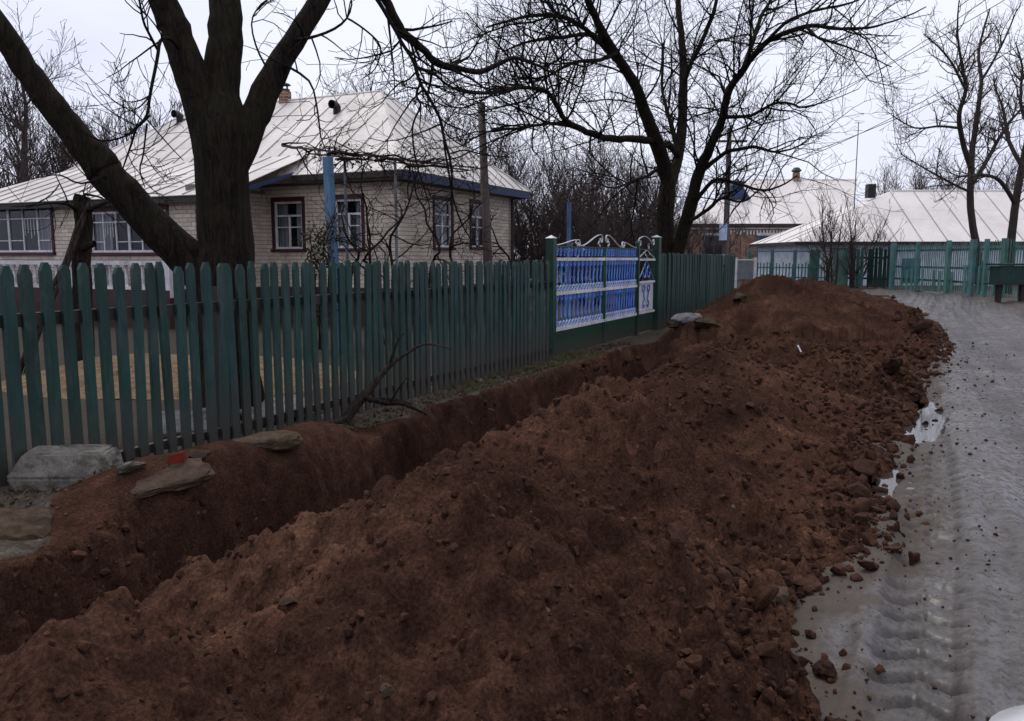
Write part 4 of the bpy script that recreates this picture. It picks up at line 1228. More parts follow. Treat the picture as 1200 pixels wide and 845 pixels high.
# the long bough reaching over the yard from above, with its hanging ends
BO = [(400, -90, .9, 8), (432, -30, 1.0, 7.0), (455, 5, 1.1, 6.3), (472, 36, 1.2, 5.6), (496, 58, 1.3, 5.0), (512, 74, 1.4, 4.6), (535, 80, 1.5, 4.2), (560, 84, 1.6, 3.8), (582, 76, 1.7, 3.2), (602, 67, 1.8, 2.6), (622, 74, 1.9, 2.1), (648, 86, 2.0, 1.5), (682, 102, 2.1, .9)]
t1(BO, 10, start=.25, dens=1.5, lmul=.75)
drop([(436, -10, 1.0, 4.2), (455, 20, 1.0, 3.8), (470, 48, 1.0, 3.5), (484, 72, 1.0, 3.3), (492, 96, .95, 3.2), (503, 115, .95, 3.1), (515, 138, .9, 3.0), (521, 165, .9, 2.8), (527, 185, .85, 2.6), (530, 210, .85, 2.0), (528, 240, .8, 1.3)], 1.2, .7)
drop([(492, 98, .95, 2.4), (488, 112, .85, 2.4), (493, 124, .8, 2.2), (484, 145, .8, 2.1), (484, 165, .8, 1.9), (489, 195, .75, 1.7), (503, 240, .7, 1.3), (502, 262, .7, .8)], 1.1, .5)
drop([(520, 165, .9, 2.0), (528, 215, .85, 2.0), (533, 240, .85, 1.8), (545, 270, .9, 1.5), (560, 290, .9, .9)], 1.0, .6)
drop([(490, 80, 1.0, 2.4), (510, 88, 1.1, 2.3), (525, 100, 1.2, 2.2), (545, 108, 1.3, 2.1), (575, 110, 1.4, 1.9), (610, 104, 1.5, 1.3)], 1.3, .7)
drop([(528, 180, .9, 1.8), (545, 176, 1.0, 1.6), (570, 182, 1.1, 1.3), (600, 184, 1.2, .8)], 1.2, .6)
drop([(597, 70, 1.8, 1.5), (612, 100, 1.8, 1.3), (632, 132, 1.9, 1.1), (660, 158, 1.9, .9), (692, 178, 1.9, .6)], .9, .4)
walnut = T1.build('walnut_tree', at(268, 492, Y1) * np.array((1, 1, 0)), 'huge forked bare walnut trunk just behind the picket fence in front of the house', (MAT['bark_walnut'], MAT['twig_walnut']), jitter=.022)

# second walnut behind the far picket fence
T2 = Tree(23, twig_r=.0085, curl=.36, up=.22, dens=(4.6, 4.8, 4.2), lens=(2.2, .9, .38), minr=.0042)
Y2 = 21.0
def t2(pts, sides=8, start=.2, dens=1.0, lmul=1.0, **kw):
    P, R = px_limb([(x, y, dy * 1.25, r * .66) for x, y, dy, r in pts], Y2); T2.limb(P, R, sides, start=start, dens=dens, lmul=lmul, **kw)
t2([(786, 385, 0, 24), (784, 330, 0, 20), (780, 295, 0, 17), (779, 260, 0, 15), (781, 230, 0, 14.5), (782, 210, 0, 12.5), (774, 180, -.2, 12.5), (764, 155, -.4, 12), (752, 120, -.7, 10), (738, 88, -1.0, 8.5), (718, 58, -1.3, 7.5), (700, 25, -1.6, 6.5), (685, -10, -1.9, 5), (660, -70, -2.3, 3.5), (640, -130, -2.5, 2)], 14, start=.35)
t2([(784, 222, 0, 10), (792, 195, .4, 9.5), (798, 165, .7, 8.8), (800, 120, 1.1, 8), (801, 80, 1.4, 7), (798, 40, 1.8, 5.5), (795, 0, 2.2, 4.5), (800, -60, 2.6, 3)], 12)
t2([(788, 340, 0, 11), (793, 305, -.1, 11.5), (801, 270, -.3, 11.5), (810, 240, -.5, 11), (818, 205, -.7, 9.5), (832, 172, -.9, 8), (846, 140, -1.1, 7), (852, 112, -1.3, 6.5), (872, 80, -1.6, 5.8), (895, 52, -1.9, 5), (918, 40, -2.2, 4.4), (950, 30, -2.6, 3.4), (985, 34, -3.0, 2.6), (1020, 32, -3.3, 2.0), (1055, 22, -3.5, 1.4), (1085, 8, -3.6, .9)], 12, start=.3, dens=1.1)
t2([(764, 166, -.4, 6.5), (745, 163, -.9, 6.2), (720, 163, -1.5, 6), (698, 158, -2.1, 5.6), (678, 150, -2.6, 5.2), (662, 140, -3.0, 4.8), (650, 118, -3.4, 4.2), (636, 106, -3.7, 3.8), (615, 102, -4.0, 3.3), (590, 106, -4.3, 2.7), (560, 110, -4.6, 2.0), (535, 102, -4.8, 1.3)], 10, start=.15, dens=1.15)
t2([(668, 146, -2.8, 3.2), (640, 145, -3.3, 2.8), (610, 150, -3.8, 2.4), (580, 152, -4.2, 1.8), (550, 165, -4.6, 1.0)], 7, dens=1.3)
t2([(735, 85, -1.0, 5), (705, 52, -1.4, 4.6), (680, 30, -1.9, 4), (650, 18, -2.3, 3.3), (615, 20, -2.8, 2.5), (570, 32, -3.3, 1.6)], 8, dens=1.25)
t2([(715, 50, -1.2, 4.2), (690, 40, -.8, 4), (660, 44, -.4, 3.3), (625, 48, 0, 2.4), (590, 60, .4, 1.4)], 8, dens=1.25)
t2([(722, 62, -1.3, 4), (704, 70, -1.9, 3.4), (670, 74, -2.5, 2.8), (640, 90, -3.1, 2.0), (600, 92, -3.6, 1.1)], 8, dens=1.3)
t2([(770, 178, -.2, 6), (782, 168, .2, 6), (796, 182, .5, 5), (782, 130, .9, 3.5), (776, 100, 1.4, 2.5), (778, 50, 1.8, 1.5)], 8)
t2([(800, 100, 1.2, 5), (812, 70, 1.0, 4.5), (826, 40, .8, 4), (838, 5, .5, 3.2), (850, -50, .2, 2)], 8)
t2([(870, 82, -1.6, 4), (884, 45, -1.2, 3.6), (892, 20, -.9, 3.2), (905, -5, -.6, 2.6), (918, -50, -.3, 1.6)], 8)
t2([(893, 55, -1.9, 3.2), (922, 26, -2.4, 3), (958, 12, -2.8, 2.4), (990, 6, -3.2, 1.8), (1020, -6, -3.5, 1.2)], 7)
t2([(945, 32, -2.6, 2.6), (960, 45, -2.9, 2.2), (985, 52, -3.2, 1.8), (1010, 62, -3.5, 1.3), (1045, 78, -3.8, .9)], 6, dens=1.1)
t2([(822, 200, -.7, 4.5), (850, 180, -1.2, 3.6), (882, 172, -1.7, 2.8), (910, 178, -2.1, 2.0), (940, 170, -2.5, 1.2)], 7, dens=1.2)
t2([(812, 242, -.5, 4.2), (835, 212, -1.2, 3.4), (860, 214, -1.7, 2.8), (890, 222, -2.2, 2.2), (915, 218, -2.6, 1.6), (935, 205, -2.9, 1.0)], 7, dens=1.0)
t2([(848, 138, -1.1, 3.6), (880, 135, -1.7, 2.9), (912, 120, -2.2, 2.3), (945, 126, -2.6, 1.5), (975, 112, -2.9, .9)], 7, dens=1.15)
t2([(803, 262, -.4, 4), (830, 245, -.9, 3), (846, 232, -1.2, 2.4), (870, 236, -1.6, 1.8), (888, 225, -1.9, 1.1)], 7, dens=.9)
t2([(776, 196, 0, 3.6), (762, 204, -.3, 3.0), (742, 212, -1.0, 2.2), (720, 220, -1.5, 1.6), (700, 215, -1.9, 1.0)], 6, dens=.9)
T2.build('walnut_tree', at(785, 378, Y2) * np.array((1, 1, 0)), 'wide-spreading bare walnut with several stems behind the fence beside the blue gate', (MAT['bark_walnut'], MAT['twig_walnut']), jitter=.03)

# generic bare trees: a few kinds grown once, then copied
def grow_kind(seed, height, stems, twig_r, spread=.5, dens=(2.2, 3.0, 3.0), lens=(1.6, .8, .35), r0=.09, minr=.006, up=.35, fork=.35, curl=.3):
    T = Tree(seed, twig_r=twig_r, curl=curl, up=up, dens=dens, lens=lens, minr=minr)
    r = np.random.default_rng(seed + 900)
    for s in range(stems):
        az = r.uniform(0, 6.283) if stems > 1 else 0; lean = spread * r.uniform(.3, 1) if stems > 1 else .05
        D = unit(np.array((math.cos(az) * lean, math.sin(az) * lean, 1)))
        hh = height * r.uniform(.75, 1.0); n = 9
        P = [np.array((math.cos(az), math.sin(az), 0)) * (.15 if stems > 1 else 0) - np.array((0, 0, .3))]
        for k in range(n):
            D = unit(D + r.normal(0, .10, 3) + np.array((0, 0, .08)))
            P.append(P[-1] + D * (hh + .3) / n)
        R = np.linspace(r0, r0 * .12, n + 1)
        T.limb(P, R, 7, sub=2, start=.28 if stems == 1 else .15)
        for k in range(int((hh) * .9)):
            i = r.integers(2 if stems == 1 else 1, n - 1)
            az2 = r.uniform(0, 6.283); D2 = unit(np.array((math.cos(az2), math.sin(az2), r.uniform(.4, 1.3))))
            ln = (hh - P[i][2]) * r.uniform(.35, .75); Q = [P[i]]
            for j in range(5):
                D2 = unit(D2 + r.normal(0, .14, 3) + np.array((0, 0, .10))); Q.append(Q[-1] + D2 * ln / 5)
            T.limb(Q, np.linspace(R[i] * .6, .012, 6), 5, sub=2, start=.15, thick=False)
    return T
KIND = {}
def place(kind, loc, rot, scale, name, label, mats, group):
    if kind not in KIND:
        T = KIND_DEF[kind]()
        w = T.wood.build('trunk', mats[0]); c = T.twigs.build('crown', mats[1])
        KIND[kind] = (w.data, c.data)
        bpy.data.objects.remove(w); bpy.data.objects.remove(c)
    t = thing(name, loc, label, 'tree' if 'tree' in name else 'bush', group)
    t.rotation_euler = (0, 0, rot); t.scale = (scale, scale, scale)
    for nm, me in zip(('trunk', 'crown'), KIND[kind]):
        o = bpy.data.objects.new(nm, me); COL.objects.link(o); o.parent = t
    return t
KIND_DEF = {
    'thick1': lambda: grow_kind(101, 6.5, 5, .010, .55, r0=.07, dens=(4.6, 4.2, 3.2), lens=(1.3, .75, .4), minr=.007, up=.5),
    'thick2': lambda: grow_kind(102, 7.0, 4, .010, .45, r0=.08, dens=(4.6, 4.2, 3.2), lens=(1.4, .75, .4), minr=.007, up=.55),
    'thick3': lambda: grow_kind(103, 5.0, 6, .009, .8, r0=.06, dens=(4.6, 4.2, 3.0), lens=(1.1, .6, .35), minr=.0065, up=.35),
    'tall1': lambda: grow_kind(104, 12.0, 1, .012, .3, r0=.19, dens=(2.8, 3.4, 3.0), lens=(1.9, 1.0, .5), minr=.008, up=.4),
    'tall2': lambda: grow_kind(105, 10.0, 2, .012, .3, r0=.16, dens=(2.8, 3.4, 3.0), lens=(1.8, .95, .45), minr=.008, up=.35),
    'young': lambda: grow_kind(106, 5.6, 5, .010, .35, r0=.06, dens=(2.2, 2.6, 2.0), lens=(1.1, .55, .25), minr=.007, up=.7, curl=.18),
}
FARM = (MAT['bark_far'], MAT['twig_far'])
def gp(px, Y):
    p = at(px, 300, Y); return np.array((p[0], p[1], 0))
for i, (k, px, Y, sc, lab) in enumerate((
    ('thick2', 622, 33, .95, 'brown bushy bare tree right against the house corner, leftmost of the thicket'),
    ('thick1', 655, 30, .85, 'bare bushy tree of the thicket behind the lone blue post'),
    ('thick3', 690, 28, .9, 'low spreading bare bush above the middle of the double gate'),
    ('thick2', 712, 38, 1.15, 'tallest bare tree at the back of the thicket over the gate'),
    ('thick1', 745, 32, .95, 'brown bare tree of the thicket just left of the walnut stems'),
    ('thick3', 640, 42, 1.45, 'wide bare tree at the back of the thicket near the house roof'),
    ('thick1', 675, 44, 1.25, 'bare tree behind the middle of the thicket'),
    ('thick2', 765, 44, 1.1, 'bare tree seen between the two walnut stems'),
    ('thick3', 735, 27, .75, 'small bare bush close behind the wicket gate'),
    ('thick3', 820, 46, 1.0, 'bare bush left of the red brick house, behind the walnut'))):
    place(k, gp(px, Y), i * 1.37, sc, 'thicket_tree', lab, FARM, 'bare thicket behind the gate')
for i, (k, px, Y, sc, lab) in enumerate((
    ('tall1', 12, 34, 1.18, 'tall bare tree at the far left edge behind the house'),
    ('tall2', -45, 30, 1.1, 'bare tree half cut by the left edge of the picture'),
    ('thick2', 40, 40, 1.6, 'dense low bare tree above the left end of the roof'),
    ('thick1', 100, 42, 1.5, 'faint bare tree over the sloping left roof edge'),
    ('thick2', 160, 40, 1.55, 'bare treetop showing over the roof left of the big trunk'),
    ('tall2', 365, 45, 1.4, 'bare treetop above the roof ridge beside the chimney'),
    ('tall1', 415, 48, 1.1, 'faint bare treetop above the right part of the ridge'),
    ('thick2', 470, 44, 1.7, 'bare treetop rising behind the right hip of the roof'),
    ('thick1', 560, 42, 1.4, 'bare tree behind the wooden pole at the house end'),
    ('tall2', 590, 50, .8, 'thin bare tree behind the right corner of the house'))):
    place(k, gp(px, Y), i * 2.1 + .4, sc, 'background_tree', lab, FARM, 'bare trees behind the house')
#PART4
# ------------------------------------------------------------------ far side of the lane: fences, houses, trees
def far_p(px, Y, z=0.0):
    p = at(px, 300, Y); return np.array((p[0], p[1], z))
def slat_run(root, p, q, pitch, w, h, z0, mat, jit=.03, name='slat'):
    p, q = np.array(p, float), np.array(q, float); d = q - p; L = np.linalg.norm(d); d /= L
    n = np.array((-d[1], d[0], 0))
    me = MB().box((0, 0, h / 2), (w / 2, 0, 0), (0, .012, 0), (0, 0, h / 2)); m_ = bpy.data.meshes.new(name); m_.from_pydata(me.v, [], me.f); m_.materials.append(mat); m_.update()
    for k in range(int(L / pitch)):
        o = bpy.data.objects.new(name, m_); COL.objects.link(o); o.parent = root
        o.location = Vector(p + d * (k + .5) * pitch + AZ * (z0 + random.uniform(-jit, jit))) - root.location
        o.rotation_euler = (0, random.gauss(0, .012), math.atan2(d[1], d[0]))
        o.scale = (random.uniform(.75, 1.2), 1, random.uniform(.97, 1.03))
A0_, A1_, A2_, A3_, A4_ = far_p(1330, 26.5), far_p(1204, 31), far_p(1046, 42), far_p(996, 44.5), far_p(878, 47)
Z_F = .0
ff = thing('slat_fence', (A1_ + A2_) / 2, 'tall openwork green slat fence with thick posts on the right of the road', 'fence')
for p, q in ((A0_, A1_), (A1_, A2_)):
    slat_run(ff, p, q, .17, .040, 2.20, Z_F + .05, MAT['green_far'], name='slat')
    d = unit(q - p); n = np.array((d[1], -d[0], 0))
    for zz in (.55, 1.15, 1.95): MB().bar(p + AZ * zz + n * .05, q + AZ * zz + n * .05, .05, .10).build('rail', MAT['green_far'], ff)
nd = unit(A2_ - A1_); nn = np.array((nd[1], -nd[0], 0)) * .09
for px, w in ((1050, .34), (1079, .16), (1115, .20), (1144, .30), (1160, .16), (1181, .26)):
    d = ray(px, 300); o = A1_; t = (o[0] * nd[1] - o[1] * nd[0]) / (d[0] * nd[1] - d[1] * nd[0]); c = np.array((d[0] * t, d[1] * t, 0)) + nn * -1.6
    MB().box(c + AZ * 1.16, nd * w / 2, unit(nn) * .07, AZ * 1.2).build('post', MAT['green_far'], ff)
for k in range(17):      # short uneven boards nailed over the foot of the fence
    t = .12 + .8 * k / 17; c = A2_ * (1 - t) + A1_ * t - nn * 1.1
    if k in (5, 10): continue
    h = random.uniform(.45, .62)
    MB().box(c + AZ * (h + .05), nd * random.uniform(.07, .11), unit(nn) * .012, AZ * h).build('foot_board', MAT['green_far'], ff)
bp = far_p(1062, 39.5)
wd = thing('blue_board', bp, 'blue sheet standing behind the slats near the fence corner', 'board')
MB().box(bp + AZ * .95 + np.array((.9, 1.3, 0)), np.array((.45, 0, 0)), np.array((0, .02, 0)), AZ * .62).build('sheet', MAT['blue_far'], wd)
bo = thing('board_gate', (A2_ + A3_) / 2, 'weathered dark green board gate with a gap between its leaves beyond the mound', 'gate')
slat_run(bo, A2_ * .98 + A3_ * .02, A2_ * .42 + A3_ * .58, .135, .125, 2.05, .05, MAT['green_dark'], .05, 'board')
slat_run(bo, A2_ * .36 + A3_ * .64, A3_, .135, .125, 2.05, .05, MAT['green_far'], .05, 'board')
for zz in (.5, 1.6): MB().bar(A2_ + AZ * zz + np.array((0, .06, 0)), A3_ + AZ * zz + np.array((0, .06, 0)), .05, .1).build('rail', MAT['green_dark'], bo)
cab = far_p(983.5, 44.8)
cb = thing('metal_cabinet', cab, 'pale green metal utility cabinet standing at the fence corner past the mound', 'cabinet')
MB().box(cab + AZ * 1.0, (.42, 0, 0), (0, .3, 0), (0, 0, 1.05)).build('body', MAT['green_pale'], cb)
MB().box(cab + AZ * 2.09, (.47, 0, 0), (0, .35, 0), (0, 0, .04)).build('lid', MAT['green_far'], cb)
MB().box(cab + AZ * 1.05 - np.array((0, .31, 0)), (.34, 0, 0), (0, .008, 0), (0, 0, .9)).build('door', MAT['green_pale'], cb)
lf = thing('low_fence', (A3_ + A4_) / 2, 'low green picket fence in front of the brick house behind the mound', 'fence')
B3, B4 = far_p(977, 45), far_p(878, 46.5)
slat_run(lf, B3, B4, .17, .07, 1.05, .25, MAT['green_far'], .03, 'slat')
for zz in (.5, 1.05, 1.95): MB().bar(B3 + AZ * zz - np.array((0, .05, 0)), B4 + AZ * zz - np.array((0, .05, 0)), .05, .07).build('rail', MAT['green_far'], lf)
for t in (0, .22, .45, .72, 1.0):
    c = B3 * (1 - t) + B4 * t; MB().box(c + AZ * 1.0, (.09 if t not in (.22,) else .26, 0, 0), (0, .06, 0), (0, 0, 1.05)).build('post', MAT['green_far'], lf)
bx = far_p(1187, 29.2)
vb = thing('vegetable_stand', bx, 'green lidded wooden box on dark legs at the right edge of the lane', 'box')
MB().box(bx + AZ * 1.00, (.66, .1, 0), (-.03, .28, 0), (0, 0, .30)).build('bin', MAT['green_dark'], vb)
MB().box(bx + AZ * 1.36, (.76, .1, 0), (-.05, .36, 0), (0, 0, .035)).build('lid', MAT['green_dark'], vb)
MB().box(bx + AZ * .67, (.84, .1, 0), (-.03, .32, 0), (0, 0, .025)).build('shelf', MAT['dark_wood'], vb)
for sx in (-.42, .42):
    MB().tube([bx + np.array((sx, 0, -.1)), bx + np.array((sx, 0, .64))], [.10, .13], 8).build('leg', MAT['dark_wood'], vb)

def hip_house(name, label, x0, x1, y0, y1, z_e, z_r, ra, rb, ov, wall_mat, roof_m, pitch, ridge_y=None):
    t = thing(name, ((x0 + x1) / 2, (y0 + y1) / 2, 0), label, 'house')
    w = MB()
    w.box(((x0 + x1) / 2, y0 + .1, z_e / 2 - .12), ((x1 - x0) / 2, 0, 0), (0, .1, 0), (0, 0, z_e / 2 + .12)); w.build('wall', wall_mat, t)
    for xx in (x0 + .1, x1 - .1):
        MB().box((xx, (y0 + y1) / 2 + .1, z_e / 2 - .12), (.1, 0, 0), (0, (y1 - y0) / 2 - .1, 0), (0, 0, z_e / 2 + .12)).build('wall', wall_mat, t)
    MB().box(((x0 + x1) / 2, y1 - .1 + .2, z_e / 2 - .12), ((x1 - x0) / 2, 0, 0), (0, .1, 0), (0, 0, z_e / 2 + .12)).build('wall', wall_mat, t)
    r = thing('roof', ((x0 + x1) / 2, (y0 + y1) / 2, z_e), None, None); r.parent = t; r.location = Vector(r.location) - t.location
    a, b, c, d = (np.array(q, float) for q in ((x0 - ov, y0 - ov, z_e), (x1 + ov, y0 - ov, z_e), (x1 + ov, y1 + ov, z_e), (x0 - ov, y1 + ov, z_e)))
    ym = (y0 + y1) / 2
    e, f = np.array((ra, ym, z_r)), np.array((rb, ym, z_r))
    X = np.array((1.0, 0, 0)); Yv = np.array((0, 1.0, 0))
    for poly, ax, sp in (([a, b, f, e], X, True), ([d, a, e], Yv, True), ([b, c, f], Yv, False), ([c, d, e, f], X, False)):
        sheet_roof(poly, ax, r, roof_m, MAT['seam'], pitch, split=sp, seam=(.05, .035))
    MB().bar(a - AZ * .12 + X * .02, b - AZ * .12 - X * .02, .04, .16).build('fascia', MAT['dark_wood'], r)
    MB().bar(a - AZ * .12 + Yv * .05, d - AZ * .12, .04, .16).build('fascia', MAT['dark_wood'], r)
    MB().tube([e + AZ * .02, f + AZ * .02], [.06, .06], 6).build('ridge_cap', roof_m, r)
    return t, r
def hx(px, Y): return far_p(px, Y)[0]
# the pale blue house on the right
YB = 47.5
zb = at(1000, 283, YB - .5)[2]
bh, bhr = hip_house('blue_house', 'low pale blue house with a long whitish hipped roof behind the right fence', hx(938, YB), hx(1330, YB), YB, YB + 8, zb, at(1100, 224, YB + 4)[2], hx(1040, YB + 4), hx(1330, YB + 4) - 3, .5, MAT['siding'], MAT['roof_far'], 1.45)
for px in (1215,):
    c = np.array((hx(px, YB), YB - .03, 1.55))
    f = MB().box(c, (.55, 0, 0), (0, .03, 0), (0, 0, .6)).build('window', MAT['white'], bh)
    MB().box(c - np.array((0, .035, 0)), (.46, 0, 0), (0, .006, 0), (0, 0, .51)).build('pane', MAT['blue_far'], f)
c = on_p = np.array((hx(1016, YB + 4), YB + 4, at(1016, 224, YB + 4)[2] - .2))
k = MB().box(c + AZ * .2, (.24, 0, 0), (0, .24, 0), (0, 0, .42)).build('chimney', MAT['dark_metal'], bhr)
# the red brick house beyond
YR = 60.0
zr = at(900, 262, YR - .5)[2]
rh, rhr = hip_house('red_brick_house', 'red brick house with white dentil frieze and whitish roof at the end of the lane', hx(806, YR), hx(985, YR), YR, YR + 9, zr, at(930, 211, YR + 4.5)[2], hx(878, YR + 4.5), hx(1000, YR + 4.5), .45, MAT['redbrick'], MAT['roof_far'], 1.6)
x0, x1 = hx(808, YR), hx(983, YR)
MB().box(((x0 + x1) / 2, YR - .06, zr - .33), ((x1 - x0) / 2, 0, 0), (0, .05, 0), (0, 0, .05)).build('frieze', MAT['white'], rh)
n = 46
for q in range(n):
    if 10 <= q: MB().box((x0 + (x1 - x0) * (q + .5) / n, YR - .05, zr - .62), (.06, 0, 0), (0, .04, 0), (0, 0, .16)).build('dentil', MAT['white'], rh)
def hx_window(px, w, z0, z1):
    c = np.array((hx(px, YR), YR - .03, (z0 + z1) / 2))
    f = MB().box(c, (w / 2 + .1, 0, 0), (0, .04, 0), (0, 0, (z1 - z0) / 2 + .1)).build('window', MAT['blue_far'], rh)
    for s in (-1, 1):
        MB().box(c + np.array((s * w / 4, -.045, -.12)), (w / 4 - .04, 0, 0), (0, .006, 0), (0, 0, (z1 - z0) / 2 - .16)).build('pane', MAT['car_glass'], f)
    MB().box(c + np.array((0, -.045, (z1 - z0) / 2 - .12)), (w / 2 - .04, 0, 0), (0, .006, 0), (0, 0, .14)).build('pane', MAT['car_glass'], f)
    MB().box(c + np.array((0, -.03, (z1 - z0) / 2 + .2)), (w / 2 + .2, 0, 0), (0, .06, 0), (0, 0, .09)).build('lintel', MAT['white'], f)
for px in (899, 836, 955): hx_window(px, 1.35, 1.35, 3.1)
for px in (858, 870, 928): MB().box((hx(px, YR), YR - .05, zr / 2 - .3), (.16, 0, 0), (0, .05, 0), (0, 0, zr / 2 - .3)).build('pilaster', MAT['redbrick'], rh)
d0 = np.array((hx(862, YR + 2), YR + 2.0, at(862, 233, YR + 2)[2]))
dm = MB(); dm.prism([d0 + np.array((-1.0, 0, 0)), d0 + np.array((1.0, 0, 0)), d0 + np.array((0, 0, 1.5))], (0, 2.6, 0)); dm.build('dormer', MAT['blue_board'], rhr)
cc = np.array((hx(929, YR + 4.5), YR + 4.5, at(929, 211, YR + 4.5)[2]))
q = MB().box(cc + AZ * .2, (.22, 0, 0), (0, .22, 0), (0, 0, .35)).build('chimney', MAT['redbrick'], rhr)
MB().tube([cc + AZ * .55, cc + AZ * .7, cc + AZ * .95], [.2, .42, .2], 8).build('chimney_cowl', MAT['dark_metal'], q)
# little grey gate with white posts
g0 = far_p(874, 44)
sg = thing('yard_gate', g0, 'small grey sheet gate between white posts past the end of the green fence', 'gate')
MB().box(g0 + AZ * .95, (.42, 0, 0), (0, .02, 0), (0, 0, .5)).build('sheet', MAT['grey_panel'], sg)
for s in (-1, 1): MB().box(g0 + np.array((s * .52, 0, .75)), (.07, 0, 0), (0, .07, 0), (0, 0, .85)).build('post', MAT['white'], sg)
MB().box(g0 + AZ * 1.49, (.44, 0, 0), (0, .03, 0), (0, 0, .03)).build('top_bar', MAT['white'], sg)
# utility pole and wires
pp = far_p(850, 36)
zt = at(850, 150, 36)[2]
up = thing('utility_pole', pp, 'grey utility pole with insulators standing left of the red brick house', 'pole')
MB().tube([pp - AZ * .3, pp + AZ * zt], [.15, .10], 10).build('shaft', MAT['pole_conc'], up)
arms = []
for zz in (at(850, 166, 36)[2], at(850, 214, 36)[2]):
    MB().bar(pp + np.array((-.75, -.12, zz)), pp + np.array((.75, -.12, zz)), .07, .09).build('crossarm', MAT['pole_wood'], up)
    for s in (-.65, .65):
        MB().tube([pp + np.array((s, -.12, zz + .04)), pp + np.array((s, -.12, zz + .12)), pp + np.array((s, -.12, zz + .2))], [.025, .05, .03], 8).build('insulator', MAT['white'], up)
        arms.append(pp + np.array((s, -.12, zz + .2)))
MB().box(pp + np.array((-.18, -.2, at(845, 272, 36)[2])), (.16, 0, 0), (0, .06, 0), (0, 0, .36)).build('notice_board', MAT['blue_pale'], up)
MB().tube([pp + np.array((0, 0, .1)), pp + np.array((0, 0, 1.75))], [.18, .17], 10).build('whitewashed_base', MAT['white'], up)
ends = [(1290, 20), (1290, -8), (1290, -70), (1290, -100)]
pos = ['uppermost', 'second highest', 'third highest', 'lowest']
for k, (st, (ex_, ey_)) in enumerate(zip([arms[2], arms[3], arms[0], arms[1]], ends)):
    en = at(ex_, ey_, 20.0); pts = []
    for j in range(25):
        t = j / 24; pts.append(st * (1 - t) + en * t - AZ * 4 * .55 * t * (1 - t))
    o = MB().tube(pts, [.012] * 25, 4, cap=False).build('overhead_wire', MAT['dark_metal'])
    tag(o, '%s of the four thin wires running right from the utility pole' % pos[3 - k], 'wire', 'overhead wires')
an = np.array((hx(998, YB + 3.0), YB + 3.0, 0)); za = at(998, 143, YB + 3)[2]
ant = thing('antenna_mast', an + AZ * 4.0, 'thin antenna mast rising behind the young tree over the pale blue roof', 'mast')
MB().tube([an + AZ * 3.5, an + AZ * za], [.035, .025], 6).build('mast', MAT['grey_panel'], ant)
for zz in (.05, .5): MB().tube([an + np.array((-.25, 0, za - zz)), an + np.array((.25, 0, za - zz))], [.015, .015], 4).build('element', MAT['grey_panel'], ant)
lp = far_p(1212, 24)
sl = thing('street_lamp', lp, 'dark street lamp head poking in at the upper right edge', 'lamp')
zl = at(1194, 30, 24)[2]
MB().tube([lp - AZ * .2, lp + AZ * (zl + .5)], [.09, .06], 8).build('pole', MAT['pole_conc'], sl)
MB().tube([lp + AZ * (zl + .4), lp + np.array((-.25, 0, zl + .45)), lp + np.array((-.38, 0, zl + .32))], [.025, .025, .025], 6).build('arm', MAT['dark_metal'], sl)
MB().tube([lp + np.array((-.38, 0, zl + .34)), lp + np.array((-.38, 0, zl + .12)), lp + np.array((-.38, 0, zl)), lp + np.array((-.38, 0, zl - .06))], [.06, .10, .24, .25], 12).build('lamp_head', MAT['dark_metal'], sl)
# trees on the right
T3 = Tree(37, twig_r=.013, curl=.30, up=.35, dens=(3.2, 3.6, 3.2), lens=(1.8, .95, .45), minr=.008)
Y3 = 40.5
def t3(pts, sides=7, start=.2, dens=1.0, lmul=1.0):
    P, R = px_limb([(x, y, dy, r * .64) for x, y, dy, r in pts], Y3); T3.limb(P, R, sides, start=start, dens=dens, lmul=lmul)
t3([(1149, 345, 0, 9), (1146, 300, 0, 7), (1140, 265, 0, 6.4), (1137, 235, 0, 6.2), (1138, 200, 0, 6), (1140, 170, .2, 5), (1146, 130, .5, 4.2), (1150, 95, .8, 3.4), (1147, 60, 1.2, 2.4), (1160, 10, 1.6, 1.2)], 10, start=.4)
t3([(1138, 198, 0, 5), (1128, 165, -.5, 4.6), (1124, 135, -1, 4.0), (1132, 105, -1.4, 3.4), (1128, 80, -1.8, 2.6), (1122, 40, -2.2, 1.8), (1124, 0, -2.5, .9)])
t3([(1140, 215, 0, 4), (1158, 185, .6, 3.6), (1172, 160, 1, 3.0), (1190, 135, 1.5, 2.2), (1215, 110, 2, 1.2)])
t3([(1132, 108, -1.4, 2.6), (1118, 78, -1, 2.1), (1100, 55, -.6, 1.6), (1082, 40, -.2, .9)])
t3([(1124, 150, -.8, 2.6), (1100, 148, -1.4, 2.0), (1072, 150, -2.0, 1.5), (1045, 135, -2.4, .8)])
t3([(1150, 95, .8, 2.4), (1165, 70, .4, 2.0), (1180, 40, 0, 1.5), (1192, 10, -.4, .9)])
t3([(1137, 225, 0, 2.4), (1110, 212, -1, 1.9), (1085, 198, -1.8, 1.4), (1055, 180, -2.4, .8)])
T3.build('roadside_tree', far_p(1149, Y3), 'bare tree with a forking dark trunk rising behind the right slat fence', FARM, 'roadside trees on the right')
T4 = Tree(41, twig_r=.013, curl=.32, up=.3, dens=(3.2, 3.4, 3.0), lens=(1.7, .9, .42), minr=.008)
Y4 = 36.0
